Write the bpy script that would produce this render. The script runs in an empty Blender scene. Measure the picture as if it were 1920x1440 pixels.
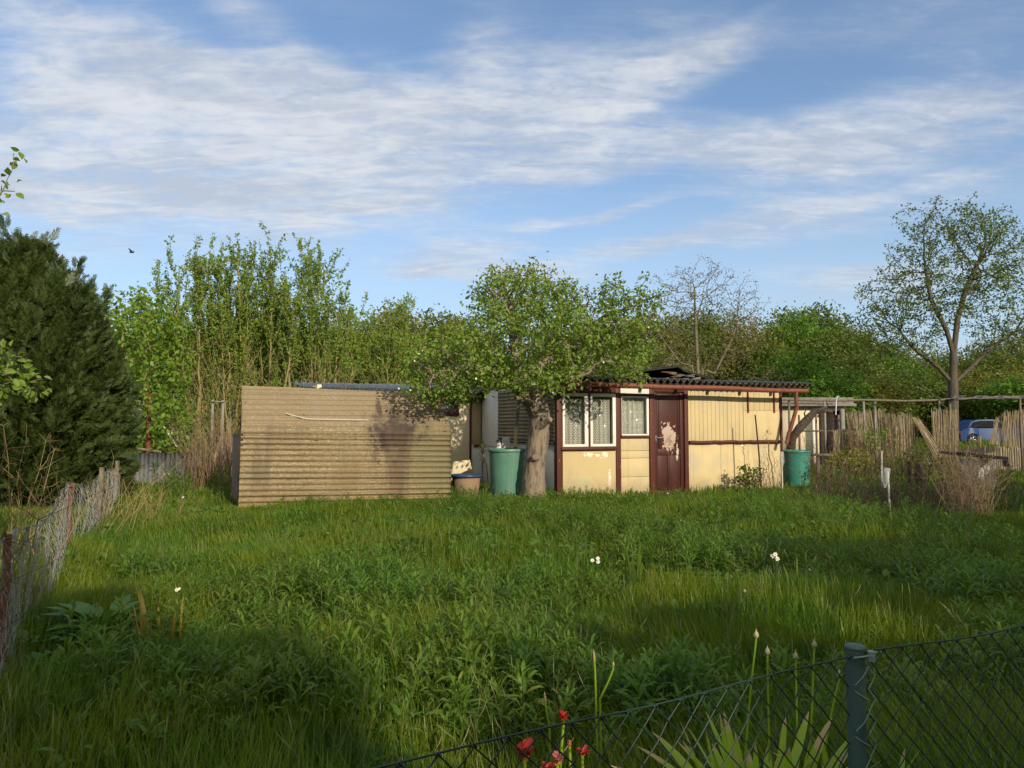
import bpy, bmesh, math, random
import numpy as np
from mathutils import Vector, Matrix

# ------------------------------------------------------------------ camera, sky, sun, exposure
scene = bpy.context.scene
COL = scene.collection
R = math.radians
W0, H0 = 1920.0, 1440.0          # size of the photograph, only for measuring
F_PX = 1397.0
PITCH = math.atan(80.0 / F_PX)
CAM_Z = 1.5
cam_d = bpy.data.cameras.new('camera')
cam = bpy.data.objects.new('camera', cam_d)
COL.objects.link(cam)
cam.location = (0, 0, CAM_Z)
cam.rotation_euler = (R(90) + PITCH, 0, 0)
cam_d.sensor_width = 36.0
cam_d.lens = 36.0 * F_PX / W0
cam_d.clip_start = 0.05
cam_d.clip_end = 3000.0
scene.camera = cam

SUN_AZ = 30.0      # degrees to the right of straight behind the camera
SUN_EL = 24.0
SUN_STR = 2.35
SKY_STR = 0.085
EXPO = 1.0
sdir = Vector((math.sin(R(SUN_AZ)) * math.cos(R(SUN_EL)), -math.cos(R(SUN_AZ)) * math.cos(R(SUN_EL)), math.sin(R(SUN_EL))))
sun_d = bpy.data.lights.new('sun', 'SUN')
sun_d.energy = SUN_STR
sun_d.angle = R(0.55)
sun_d.color = (1.0, 0.87, 0.67)
sun = bpy.data.objects.new('sun', sun_d)
COL.objects.link(sun)
sun.rotation_euler = sdir.to_track_quat('Z', 'Y').to_euler()
sun.location = (10, -20, 30)
scene.view_settings.view_transform = 'Standard'
scene.view_settings.look = 'None'
scene.view_settings.exposure = EXPO
scene.view_settings.gamma = 1.0
scene.view_settings.use_curve_mapping = False
scene.render.engine = 'CYCLES'
scene.cycles.max_bounces = 5
scene.cycles.diffuse_bounces = 3
scene.cycles.glossy_bounces = 2
scene.cycles.transmission_bounces = 4
scene.cycles.transparent_max_bounces = 8
scene.cycles.use_denoising = True
scene.cycles.caustics_reflective = False
scene.cycles.caustics_refractive = False


def ray(px, py):
    """direction through a point of the photograph, scaled to unit depth along +Y"""
    a, b = (px - W0 / 2) / F_PX, (H0 / 2 - py) / F_PX
    c, s = math.cos(PITCH), math.sin(PITCH)
    x, y, z = a, c - b * s, s + b * c
    return x / y, 1.0, z / y


def P(px, py, d):
    x, _, z = ray(px, py)
    return np.array((x * d, d, CAM_Z + z * d))


def G(px, py, z=0.0):
    x, _, q = ray(px, py)
    d = (z - CAM_Z) / q
    return np.array((x * d, d, z))


# ------------------------------------------------------------------ node helpers
class NT:
    def __init__(s, tree):
        s.t = tree
        s.t.nodes.clear()

    def n(s, typ, **kw):
        nd = s.t.nodes.new(typ)
        for k, v in kw.items():
            if k.startswith('i_'):
                nd.inputs[k[2:].replace('_', ' ')].default_value = v
            else:
                setattr(nd, k, v)
        return nd

    def l(s, a, b):
        s.t.links.new(a, b)

    def math(s, op, a, b=None, c=None, clamp=False):
        nd = s.t.nodes.new('ShaderNodeMath')
        nd.operation = op
        nd.use_clamp = clamp
        for i, v in enumerate((a, b, c)):
            if v is None:
                continue
            if isinstance(v, (int, float)):
                nd.inputs[i].default_value = v
            else:
                s.l(v, nd.inputs[i])
        return nd.outputs[0]

    def vmath(s, op, a, b=None):
        nd = s.t.nodes.new('ShaderNodeVectorMath')
        nd.operation = op
        for i, v in enumerate((a, b)):
            if v is None:
                continue
            if isinstance(v, (tuple, list)):
                nd.inputs[i].default_value = v
            else:
                s.l(v, nd.inputs[i])
        return nd.outputs['Value'] if op in ('LENGTH', 'DOT_PRODUCT', 'DISTANCE') else nd.outputs[0]

    def noise(s, vec, scale, detail=4, rough=0.55, dist=0.0):
        nd = s.t.nodes.new('ShaderNodeTexNoise')
        nd.inputs['Scale'].default_value = scale
        nd.inputs['Detail'].default_value = detail
        nd.inputs['Roughness'].default_value = rough
        nd.inputs['Distortion'].default_value = dist
        if vec is not None:
            s.l(vec, nd.inputs['Vector'])
        return nd.outputs['Fac']

    def mapr(s, v, lo, hi, a=0.0, b=1.0, smooth=True):
        nd = s.t.nodes.new('ShaderNodeMapRange')
        nd.interpolation_type = 'SMOOTHSTEP' if smooth else 'LINEAR'
        nd.inputs['From Min'].default_value = lo
        nd.inputs['From Max'].default_value = hi
        nd.inputs['To Min'].default_value = a
        nd.inputs['To Max'].default_value = b
        s.l(v, nd.inputs['Value'])
        return nd.outputs[0]

    def mix(s, fac, a, b, blend='MIX'):
        nd = s.t.nodes.new('ShaderNodeMix')
        nd.data_type = 'RGBA'
        nd.blend_type = blend
        for k, v in ((0, fac), (6, a), (7, b)):
            if isinstance(v, (int, float)):
                nd.inputs[k].default_value = v
            elif isinstance(v, (tuple, list)):
                nd.inputs[k].default_value = (*v[:3], 1.0)
            else:
                s.l(v, nd.inputs[k])
        return nd.outputs[2]

    def mapping(s, vec, loc=(0, 0, 0), rot=(0, 0, 0), scale=(1, 1, 1), typ='POINT'):
        nd = s.t.nodes.new('ShaderNodeMapping')
        nd.vector_type = typ
        nd.inputs['Location'].default_value = loc
        nd.inputs['Rotation'].default_value = rot
        nd.inputs['Scale'].default_value = scale
        s.l(vec, nd.inputs['Vector'])
        return nd.outputs[0]


def azel(px, py):
    v = Vector(ray(px, py)).normalized()
    return math.atan2(v.x, v.y), math.asin(v.z)


# ------------------------------------------------------------------ sky
world = bpy.data.worlds.new('World')
scene.world = world
world.use_nodes = True
nt = NT(world.node_tree)
sky = nt.n('ShaderNodeTexSky', sky_type='NISHITA', sun_disc=False, sun_elevation=R(SUN_EL), sun_rotation=R(180 - SUN_AZ),
           altitude=100.0, air_density=1.0, dust_density=0.6, ozone_density=1.6)
tc = nt.n('ShaderNodeTexCoord')
gen = tc.outputs['Generated']
sep = nt.n('ShaderNodeSeparateXYZ')
nt.l(gen, sep.inputs[0])
sx, sy, sz = sep.outputs
zc = nt.math('ADD', nt.math('MAXIMUM', sz, 0.0), 0.13)
comb = nt.n('ShaderNodeCombineXYZ')
nt.l(nt.math('DIVIDE', sx, zc), comb.inputs[0])
nt.l(nt.math('DIVIDE', sy, zc), comb.inputs[1])
plane = comb.outputs[0]
az = nt.math('ARCTAN2', sx, sy)
el = nt.math('ARCSINE', sz)
c2 = nt.n('ShaderNodeCombineXYZ')
nt.l(az, c2.inputs[0])
nt.l(el, c2.inputs[1])
ae = c2.outputs[0]
# large masses of cloud: centre, half-axes (in units of the photograph), tilt, weight
BLOBS = [
    (80, 290, 640, 125, 3, 1.05), (560, 300, 480, 150, -2, 1.05), (700, 200, 380, 90, 3, 0.55), (330, 215, 330, 60, -6, 0.5),
    (1040, 190, 350, 130, 14, 0.95), (1150, 180, 300, 55, 14, 0.7), (900, 70, 120, 90, 40, 0.5), (150, 70, 460, 100, -14, 0.72),
    (480, 60, 200, 50, -25, 0.5), (1250, 285, 460, 65, -2, 0.8), (1320, 85, 260, 26, 20, 0.25), (1750, 300, 420, 110, 4, 0.35),
    (1080, 403, 160, 12, 2, 0.62), (1500, 400, 380, 24, 5, 0.5), (870, 455, 170, 45, 14, 0.6), (1620, 520, 280, 50, 3, 0.68), (1500, 330, 480, 40, 5, 0.45), (1400, 450, 420, 30, 3, 0.42), (300, 470, 380, 40, 4, 0.32), (1700, 220, 350, 40, 6, 0.35), (330, 390, 420, 60, 2, 0.5),
    (1000, 480, 420, 34, 2, 0.42), (830, 495, 170, 16, 0, 0.35), (1600, 60, 420, 60, -4, 0.30), (60, 385, 120, 30, -10, 0.3), (1850, 150, 150, 60, 5, 0.3),
]
wob = nt.noise(nt.mapping(plane, scale=(1, 1, 1)), 1.6, 3, 0.5)
wob2 = nt.noise(nt.mapping(plane, loc=(5, 3, 1)), 1.6, 3, 0.5)
cw = nt.n('ShaderNodeCombineXYZ')
nt.l(nt.math('MULTIPLY', nt.math('SUBTRACT', wob, 0.5), 0.22), cw.inputs[0])
nt.l(nt.math('MULTIPLY', nt.math('SUBTRACT', wob2, 0.5), 0.10), cw.inputs[1])
aew = nt.vmath('ADD', ae, cw.outputs[0])
tot = None
for (bx, by, rx, ry, tilt, wgt) in BLOBS:
    a0, e0 = azel(bx, by)
    m = nt.mapping(aew, loc=(a0, e0, 0), rot=(0, 0, R(tilt)), scale=(rx / F_PX * 1.25, ry / F_PX * 1.25, 1), typ='TEXTURE')
    v = nt.mapr(nt.vmath('LENGTH', m), 1.0, 0.05, 0.0, wgt)
    tot = v if tot is None else nt.math('ADD', tot, v)
over = nt.math('MAXIMUM', nt.mapr(el, 0.62, 0.95, 0.0, 0.8), nt.mapr(sy, 0.45, -0.1, 0.0, 0.85))  # unseen cloud overhead and behind, added to brighten and warm the shaded ground
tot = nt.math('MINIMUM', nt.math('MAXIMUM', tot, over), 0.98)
pr = nt.mapping(plane, rot=(0, 0, R(18)), scale=(0.75, 1.7, 1))
n1 = nt.noise(pr, 1.3, 8, 0.62, 0.4)
n2 = nt.noise(nt.mapping(plane, rot=(0, 0, R(-30)), scale=(1.0, 1.5, 1)), 8.0, 5, 0.6, 0.6)
n3 = nt.noise(nt.mapping(plane, rot=(0, 0, R(20)), scale=(0.5, 2.6, 1)), 3.2, 8, 0.66, 0.8)
dens = nt.math('ADD', nt.math('MULTIPLY', tot, 0.84), nt.math('MULTIPLY', nt.math('SUBTRACT', n1, 0.5), 1.15))
dens = nt.math('ADD', dens, nt.math('MULTIPLY', nt.math('SUBTRACT', n2, 0.5), nt.math('MULTIPLY', tot, 0.75)))
dens = nt.math('ADD', dens, nt.math('MULTIPLY', nt.math('SUBTRACT', n3, 0.5), 0.75))
n4 = nt.noise(nt.mapping(plane, rot=(0, 0, R(35)), scale=(1.0, 1.35, 1)), 24.0, 4, 0.55, 0.5)
n5 = nt.noise(nt.mapping(plane, rot=(0, 0, R(-12)), scale=(0.6, 1.6, 1)), 11.0, 6, 0.6, 0.7)
dens = nt.math('ADD', dens, nt.math('MULTIPLY', nt.math('SUBTRACT', n4, 0.5), nt.math('MULTIPLY', tot, 0.62)))
dens = nt.math('ADD', dens, nt.math('MULTIPLY', nt.math('SUBTRACT', n5, 0.5), nt.math('ADD', nt.math('MULTIPLY', tot, 0.30), 0.16)))
dens = nt.mapr(dens, -0.06, 1.12, 0.0, 0.96)
# thin veil that thickens to the horizon
veil = nt.mapr(el, 0.42, 0.02, 0.10, 0.70)
shade = nt.noise(nt.mapping(plane, loc=(2, 7, 0), scale=(0.8, 1.3, 1)), 2.2, 6, 0.6)
ccol = nt.mix(nt.mapr(nt.math('ADD', nt.math('MULTIPLY', shade, 0.6), nt.math('MULTIPLY', n5, 0.4)), 0.40, 0.62), (0.265, 0.292, 0.338), (0.375, 0.39, 0.415))
skyc = nt.mix(1.0, sky.outputs[0], (0.76, 0.87, 0.96), 'MULTIPLY')
skyc = nt.mix(1.0, skyc, (SKY_STR, SKY_STR, SKY_STR), 'MULTIPLY')
skyc = nt.mix(veil, skyc, (0.27, 0.335, 0.415))
glow = nt.mapr(nt.vmath('DOT_PRODUCT', gen, tuple(sdir)), -0.1, 1.0, 0.0, 1.0)  # warm brightening of cloud towards the sun, added to fill the shade
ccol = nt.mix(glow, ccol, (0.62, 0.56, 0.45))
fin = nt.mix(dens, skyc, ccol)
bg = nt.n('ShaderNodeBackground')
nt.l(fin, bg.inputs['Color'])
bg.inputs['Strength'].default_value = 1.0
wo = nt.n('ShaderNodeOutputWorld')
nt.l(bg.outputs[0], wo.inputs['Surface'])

# ------------------------------------------------------------------ materials


def mat(name, base, layers=(), rough=0.85, bump=None, metallic=0.0, spec=0.3):
    m = bpy.data.materials.new(name)
    m.use_nodes = True
    t = NT(m.node_tree)
    co = t.n('ShaderNodeTexCoord').outputs['Object']
    col = None
    for L in layers:
        k = L.get('k', 'noise')
        sc = L.get('s', 5.0)
        vec = co
        if isinstance(sc, tuple):
            vec = t.mapping(co, scale=sc)
            sc = 1.0
        if k == 'noise':
            v = t.noise(vec, sc, L.get('d', 5), L.get('r', 0.6), L.get('w', 0.0))
        elif k == 'blob':
            mp = t.mapping(co, loc=L['at'], scale=L['size'], typ='TEXTURE')
            v = t.math('SUBTRACT', 1.0, t.vmath('LENGTH', mp))
            v = t.math('ADD', v, t.math('MULTIPLY', t.math('SUBTRACT', t.noise(vec, sc, L.get('d', 5), L.get('r', 0.65)), 0.5), L.get('amt', 1.0)))
        elif k == 'line':        # regular grooves along an axis
            sp = t.n('ShaderNodeSeparateXYZ')
            t.l(co, sp.inputs[0])
            v = t.math('PINGPONG', t.math('ADD', sp.outputs[L['axis']], L.get('o', 0.0)), L['pitch'] / 2)
        elif k == 'grad':
            sp = t.n('ShaderNodeSeparateXYZ')
            t.l(co, sp.inputs[0])
            v = t.math('ADD', sp.outputs[L['axis']], t.math('MULTIPLY', t.math('SUBTRACT', t.noise(vec, sc, 5, 0.6), 0.5), L.get('amt', 0.3)))
        elif k == 'voronoi':
            nd = t.n('ShaderNodeTexVoronoi', feature=L.get('feature', 'F1'))
            nd.inputs['Scale'].default_value = sc
            t.l(vec, nd.inputs['Vector'])
            v = nd.outputs['Distance']
        f = t.math('MULTIPLY', t.mapr(v, L['lo'], L['hi']), L.get('f', 1.0))
        col = t.mix(f, col if col is not None else base, L['c'])
    b = t.n('ShaderNodeBsdfPrincipled')
    if col is None:
        b.inputs['Base Color'].default_value = (*base, 1)
    else:
        t.l(col, b.inputs['Base Color'])
    b.inputs['Roughness'].default_value = rough
    b.inputs['Metallic'].default_value = metallic
    b.inputs['Specular IOR Level'].default_value = spec
    if bump:
        bs, st = bump[0], bump[1]
        vec = co
        if isinstance(bs, tuple):
            vec = t.mapping(co, scale=bs)
            bs = 1.0
        bn = t.n('ShaderNodeBump')
        bn.inputs['Strength'].default_value = st
        bn.inputs['Distance'].default_value = bump[2] if len(bump) > 2 else 0.01
        t.l(t.noise(vec, bs, 5, 0.6), bn.inputs['Height'])
        t.l(bn.outputs[0], b.inputs['Normal'])
    o = t.n('ShaderNodeOutputMaterial')
    t.l(b.outputs[0], o.inputs['Surface'])
    return m


def leafmat(name, c1, c2, transl=0.35, rough=0.5, spec=0.35, c3=None, big=None, tcol=1.25, big2=None):
    """leaf: colour varies from leaf to leaf; part of the light passes through"""
    m = bpy.data.materials.new(name)
    m.use_nodes = True
    t = NT(m.node_tree)
    g = t.n('ShaderNodeNewGeometry')
    col = t.mix(g.outputs['Random Per Island'], c1, c2)
    if c3:
        col = t.mix(t.mapr(g.outputs['Random Per Island'], 0.95, 0.985), col, c3)
    for bg_ in (big, big2):
        if bg_:
            co = t.n('ShaderNodeTexCoord').outputs['Object']
            v = t.noise(t.mapping(co, loc=(bg_[0], 0, 0)), bg_[0], 3, 0.5)
            col = t.mix(t.math('MULTIPLY', t.mapr(v, bg_[1], bg_[2]), 0.8), col, bg_[3])
    b = t.n('ShaderNodeBsdfPrincipled')
    t.l(col, b.inputs['Base Color'])
    b.inputs['Roughness'].default_value = rough
    b.inputs['Specular IOR Level'].default_value = spec
    tr = t.n('ShaderNodeBsdfTranslucent')
    t.l(t.mix(1.0, col, (tcol * 1.1, tcol * 1.15, tcol * 0.6), 'MULTIPLY'), tr.inputs['Color'])
    mx = t.n('ShaderNodeMixShader')
    mx.inputs[0].default_value = transl
    t.l(b.outputs[0], mx.inputs[1])
    t.l(tr.outputs[0], mx.inputs[2])
    o = t.n('ShaderNodeOutputMaterial')
    t.l(mx.outputs[0], o.inputs['Surface'])
    return m


# ------------------------------------------------------------------ object helpers
ROOTS = {}


def tag(o, label=None, cat=None, group=None, kind=None):
    for k, v in (('label', label), ('category', cat), ('group', group), ('kind', kind)):
        if v:
            o[k] = v
    return o


def empty(name, loc=(0, 0, 0), rz=0.0, label=None, cat=None, group=None):
    o = bpy.data.objects.new(name, None)
    COL.objects.link(o)
    o.empty_display_size = 0.2
    o.location = tuple(float(v) for v in loc)
    o.rotation_euler = (0, 0, rz)
    ROOTS[o] = np.array([float(v) for v in loc])
    return tag(o, label, cat, group)


def npmesh(name, groups, mats, parent=None, smooth=False, world=True):
    """groups: list of (V (n,3), F (m,k), material index); world=True: V in world coordinates, parent an unturned Empty"""
    if not isinstance(mats, (list, tuple)):
        mats = [mats]
    Vs, ls, lt, mi, off = [], [], [], [], 0
    for g in groups:
        V, F = np.asarray(g[0], dtype=np.float32), np.asarray(g[1], dtype=np.int32)
        if len(F) == 0:
            continue
        Vs.append(V)
        ls.append((F + off).ravel())
        lt.append(np.full(len(F), F.shape[1], dtype=np.int32))
        mi.append(np.full(len(F), g[2] if len(g) > 2 else 0, dtype=np.int32))
        off += len(V)
    V = np.concatenate(Vs)
    root = parent
    while root is not None and root.parent is not None:
        root = root.parent
    if world and root is not None and root in ROOTS:
        V = V - ROOTS[root].astype(np.float32)
    ls, lt, mi = np.concatenate(ls), np.concatenate(lt), np.concatenate(mi)
    me = bpy.data.meshes.new(name)
    me.vertices.add(len(V))
    me.vertices.foreach_set('co', V.ravel())
    me.loops.add(len(ls))
    me.loops.foreach_set('vertex_index', ls)
    me.polygons.add(len(lt))
    st = np.zeros(len(lt), dtype=np.int32)
    st[1:] = np.cumsum(lt)[:-1]
    me.polygons.foreach_set('loop_start', st)
    for m in mats:
        me.materials.append(m)
    me.polygons.foreach_set('material_index', mi)
    if smooth:
        me.polygons.foreach_set('use_smooth', np.ones(len(lt), dtype=bool))
    me.update(calc_edges=True)
    o = bpy.data.objects.new(name, me)
    COL.objects.link(o)
    if parent is not None:
        o.parent = parent
    return o


def copy_tree(o, parent=None):
    c = o.copy()
    COL.objects.link(c)
    if parent is not None:
        c.parent = parent
    for ch in list(o.children):
        copy_tree(ch, c)
    return c


BOXF = np.array([(0, 3, 2, 1), (4, 5, 6, 7), (0, 1, 5, 4), (1, 2, 6, 5), (2, 3, 7, 6), (3, 0, 4, 7)])


class MB:
    """collects shapes, builds ONE mesh"""
    def __init__(s):
        s.g = []

    def add(s, V, F, mi=0):
        s.g.append((np.asarray(V, dtype=float), np.asarray(F), mi))
        return s

    def box(s, x0, x1, y0, y1, z0, z1, mi=0, jit=0.0):
        V = np.array([(x0, y0, z0), (x1, y0, z0), (x1, y1, z0), (x0, y1, z0), (x0, y0, z1), (x1, y0, z1), (x1, y1, z1), (x0, y1, z1)], dtype=float)
        if jit:
            V += np.random.RandomState(int(abs(x0 * 977 + z0 * 131) * 100) % 9999).uniform(-jit, jit, V.shape)
        return s.add(V, BOXF, mi)

    def hexa(s, c8, mi=0):
        return s.add(c8, BOXF, mi)

    def bar(s, p, q, w, h=None, up=(0, 0, 1), mi=0):
        h = h or w
        p, q = np.asarray(p, float), np.asarray(q, float)
        t = q - p
        t /= np.linalg.norm(t)
        up = np.asarray(up, float)
        if abs(t @ up) > 0.95:
            up = np.array((0, 1.0, 0))
        a = np.cross(t, up)
        a /= np.linalg.norm(a)
        b = np.cross(a, t)
        V = [c + i * a * w / 2 + j * b * h / 2 for c in (p, q) for i, j in ((-1, -1), (1, -1), (1, 1), (-1, 1))]
        return s.add(V, BOXF, mi)

    def tube(s, pts, rad, n=8, mi=0, cap=True):
        V, F, caps = tube(pts, rad, n)
        s.add(V, F, mi)
        if cap:
            k = len(V)
            s.add(V[:n], [tuple(range(n - 1, -1, -1))], mi)
            s.add(V[k - n:], [tuple(range(n))], mi)
        return s

    def lathe(s, prof, n=32, c=(0, 0, 0), mi=0, squash=(1, 1)):
        a = np.arange(n) * 2 * math.pi / n
        V = np.array([(c[0] + r * math.cos(t) * squash[0], c[1] + r * math.sin(t) * squash[1], c[2] + z) for r, z in prof for t in a])
        F = [(i * n + j, i * n + (j + 1) % n, (i + 1) * n + (j + 1) % n, (i + 1) * n + j) for i in range(len(prof) - 1) for j in range(n)]
        return s.add(V, F, mi)

    def grid(s, pts, mi=0):
        """pts: (a,b,3) array of points"""
        a, b = pts.shape[:2]
        i = np.arange(a * b).reshape(a, b)
        F = np.stack([i[:-1, :-1], i[:-1, 1:], i[1:, 1:], i[1:, :-1]], -1).reshape(-1, 4)
        return s.add(pts.reshape(-1, 3), F, mi)

    def slab(s, pts, off, mi=0):
        """grid with thickness: second skin displaced by vector off, closed at the rim"""
        a, b = pts.shape[:2]
        off = np.asarray(off, float)
        V = np.concatenate([pts.reshape(-1, 3), (pts + off).reshape(-1, 3)])
        i = np.arange(a * b).reshape(a, b)
        N = a * b
        F = np.stack([i[:-1, :-1], i[:-1, 1:], i[1:, 1:], i[1:, :-1]], -1).reshape(-1, 4)
        rim = np.concatenate([i[0, :-1], i[:-1, -1], i[-1, :0:-1], i[:0:-1, 0]])
        nx = np.roll(rim, -1)
        S = np.stack([rim, nx, nx + N, rim + N], -1)
        return s.add(V, np.concatenate([F, F[:, ::-1] + N, S]), mi)

    def build(s, name, mats, parent=None, smooth=False, world=True, bevel=0.0):
        o = npmesh(name, s.g, mats, parent, smooth, world)
        if bevel:
            b = o.modifiers.new('bevel', 'BEVEL')
            b.width = bevel
            b.segments = 2
            b.limit_method = 'ANGLE'
        return o


def norm(v):
    return v / np.maximum(np.linalg.norm(v, axis=-1, keepdims=True), 1e-9)


def tube(pts, rad, n=6):
    p = np.asarray(pts, float)
    k = len(p)
    r = np.broadcast_to(np.asarray(rad, float), (k,))
    t = np.zeros_like(p)
    t[1:-1] = p[2:] - p[:-2]
    t[0], t[-1] = p[1] - p[0], p[-1] - p[-2]
    t = norm(t)
    ref = np.array((0.31, 0.87, 0.38)) if abs(t[:, 2]).mean() > 0.6 else np.array((0.1, 0.05, 1.0))
    a = norm(np.cross(t, ref))
    b = np.cross(t, a)
    an = np.arange(n) * 2 * math.pi / n
    V = p[:, None] + r[:, None, None] * (np.cos(an)[None, :, None] * a[:, None] + np.sin(an)[None, :, None] * b[:, None])
    i = np.arange(k * n).reshape(k, n)
    F = np.stack([i[:-1], np.roll(i[:-1], -1, 1), np.roll(i[1:], -1, 1), i[1:]], -1).reshape(-1, 4)
    return V.reshape(-1, 3), F, None


def scatter(V, F, M, T):
    V, F = np.asarray(V, float), np.asarray(F)
    n, k = len(T), len(V)
    W = np.einsum('nij,kj->nki', M, V) + T[:, None]
    FF = F[None] + (np.arange(n) * k)[:, None, None]
    return W.reshape(-1, 3), FF.reshape(-1, F.shape[1])


def frames(y, up, scale=1.0):
    y = norm(y)
    x = norm(np.cross(y, up))
    z = np.cross(x, y)
    return np.stack([x, y, z], -1) * np.reshape(scale, (-1, 1, 1))


def rdir(rng, n, flat=1.0):
    v = rng.normal(size=(n, 3))
    v[:, 2] *= flat
    return norm(v)


# leaves, length 1 along +y
def leaf(w=0.5, fold=0.12, droop=0.1):
    V = [(0, 0, 0), (w * .42, .3, fold * .8), (w * .45, .6, fold - droop * .4), (0, 1, -droop), (-w * .45, .6, fold - droop * .4), (-w * .42, .3, fold * .8), (0, .45, -.02)]
    F = [(0, 1, 6), (1, 2, 6), (2, 3, 6), (3, 4, 6), (4, 5, 6), (5, 0, 6)]
    return np.array(V), np.array(F)


LEAF_SMALL = (np.array([(0, 0, 0), (.30, .5, .09), (0, 1, -.06), (-.30, .5, .09)], float), np.array([(0, 1, 2), (0, 2, 3)]))
LEAF_WIDE = (np.array([(0, 0, 0), (.46, .5, .12), (0, 1, -.08), (-.46, .5, .12)], float), np.array([(0, 1, 2), (0, 2, 3)]))


# ------------------------------------------------------------------ tree growth
def colonize(trunks, A, step, kill, infl=1e9, trop=(0, 0, 0.1), maxit=160, seed=1, jit=0.18):
    rng = np.random.RandomState(seed)
    pos, par = [], []
    for pl, p0 in trunks:            # polyline, index of node it starts from (or -1)
        last = p0
        pl = np.asarray(pl, float)
        for a, b in zip(pl[:-1], pl[1:]):
            m = max(1, int(round(np.linalg.norm(b - a) / step)))
            pts = [a + (b - a) * (j / m) for j in range(1, m + 1)]
            if last == -1:
                pts = [a] + pts
            for q in pts:
                pos.append(q)
                par.append(last)
                last = len(pos) - 1
    pos = np.array(pos)
    par = list(par)
    trop = np.array(trop)
    D = np.linalg.norm(A[:, None] - pos[None], axis=2)
    near, nd = D.argmin(1), D.min(1)
    alive = nd > kill
    kids = np.zeros(len(pos), int)
    for it in range(maxit):
        act = alive & (nd < infl)
        if not act.any():
            break
        idx = near[act]
        dr = norm(A[act] - pos[idx])
        acc = np.zeros((len(pos), 3))
        np.add.at(acc, idx, dr)
        gr = np.unique(idx)
        gr = gr[kids[gr] < 4]
        if len(gr) == 0:
            break
        d = norm(norm(acc[gr]) + trop + rng.normal(size=(len(gr), 3)) * jit)
        new = pos[gr] + d * step
        kids[gr] += 1
        base = len(pos)
        pos = np.concatenate([pos, new])
        kids = np.concatenate([kids, np.zeros(len(new), int)])
        par.extend(gr.tolist())
        ia = np.where(alive)[0]
        for c in range(0, len(ia), 4000):
            ii = ia[c:c + 4000]
            DD = np.linalg.norm(A[ii][:, None] - new[None], axis=2)
            m = DD.min(1)
            better = m < nd[ii]
            near[ii[better]] = base + DD.argmin(1)[better]
            nd[ii[better]] = m[better]
        alive &= nd > kill
    return pos, np.array(par)


def skeleton(pos, par, rtip, power=2.3, rmax=None):
    n = len(pos)
    cnt = np.zeros(n)
    order = range(n - 1, -1, -1)
    r = np.zeros(n)
    nch = np.zeros(n, int)
    for i in order:
        if nch[i] == 0:
            r[i] = rtip ** power
        if par[i] >= 0:
            r[par[i]] += r[i]
            nch[par[i]] += 1
    r = r ** (1 / power)
    if rmax:
        k = rmax / r.max()
        if k < 1 or True:
            r = rtip + (r - rtip) * (rmax - rtip) / max(r.max() - rtip, 1e-6)
    return r, nch


def branch_mesh(pos, par, r, nmin=4, flare=0.0):
    n = len(pos)
    best = np.full(n, -1)
    for i in range(n):
        p = par[i]
        if p >= 0 and (best[p] < 0 or r[i] > r[best[p]]):
            best[p] = i
    mb = MB()
    for i in range(n):
        p = par[i]
        if p < 0 or best[p] != i:
            chain = [i]
            rr = [r[i]]
            if p >= 0:
                chain = [p, i]
                rr = [min(r[p], r[i] * 1.25), r[i]]
            j = best[i]
            while j >= 0:
                chain.append(j)
                rr.append(r[j])
                j = best[j]
            if len(chain) > 1:
                sides = 12 if max(rr) > 0.1 else (7 if max(rr) > 0.03 else nmin)
                V, F, _ = tube(pos[chain], rr, sides)
                mb.add(V, F)
    return mb


def ell(rng, px, py, d, rx, ry, rd, n, shell=0.45):
    """points inside an ellipsoid given by its centre and half-axes seen in the photograph (pixels) and its half depth (m)"""
    v = norm(rng.normal(size=(n, 3)))
    rad = rng.uniform(shell ** 3, 1, n) ** (1 / 3)
    c = P(px, py, d)
    k = d / F_PX
    return c + v * rad[:, None] * np.array((rx * k, rd, ry * k))


def leaves_at(rng, pts, dirs, per, spread, size, tpl, up=0.35, jit=0.35):
    n = len(pts) * per
    T = np.repeat(pts, per, 0) + rng.normal(size=(n, 3)) * spread
    d = norm(np.repeat(dirs, per, 0) * 0.7 + rng.normal(size=(n, 3)))
    u = norm(np.array((0, 0, 1.0)) * up + rng.normal(size=(n, 3)) * (1 - up) + np.array(sdir) * 0.25)
    M = frames(d, u, size * rng.uniform(1 - jit, 1 + jit, n))
    return scatter(tpl[0], tpl[1], M, T)
# ------------------------------------------------------------------ ground


def gz(x, y):
    x, y = np.asarray(x, float), np.asarray(y, float)
    k = np.clip((24 - y) / 8, 0, 1) * np.clip((y + 4) / 4, 0, 1) * np.clip((14 - np.abs(x)) / 4, 0, 1)
    return np.clip((y - 29) / 12, 0, 1) * 0.44 + k * (0.035 * np.sin(x * 1.1 + 0.7) * np.sin(y * 0.9) + 0.025 * np.sin(x * 2.3 + y * 1.7))


xs = np.concatenate([-np.geomspace(700, 16, 14), np.arange(-15, 15.01, 0.5), np.geomspace(16, 700, 14)])
ys = np.concatenate([-np.geomspace(200, 6, 10), np.arange(-5, 26.01, 0.5), np.geomspace(27, 1200, 16)])
XX, YY = np.meshgrid(xs, ys, indexing='ij')
GP = np.stack([XX, YY, gz(XX, YY)], -1)
m_soil = mat('soil', (0.035, 0.040, 0.014), [dict(s=0.35, lo=0.4, hi=0.65, c=(0.055, 0.045, 0.024)), dict(s=9.0, lo=0.45, hi=0.7, c=(0.022, 0.032, 0.010)),
                                              dict(s=0.06, lo=0.45, hi=0.6, c=(0.05, 0.07, 0.02), f=0.6)], rough=0.95, bump=(14.0, 0.6, 0.03))
g = MB().grid(GP).build('ground', m_soil, smooth=True)
tag(g, kind='structure')

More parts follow.
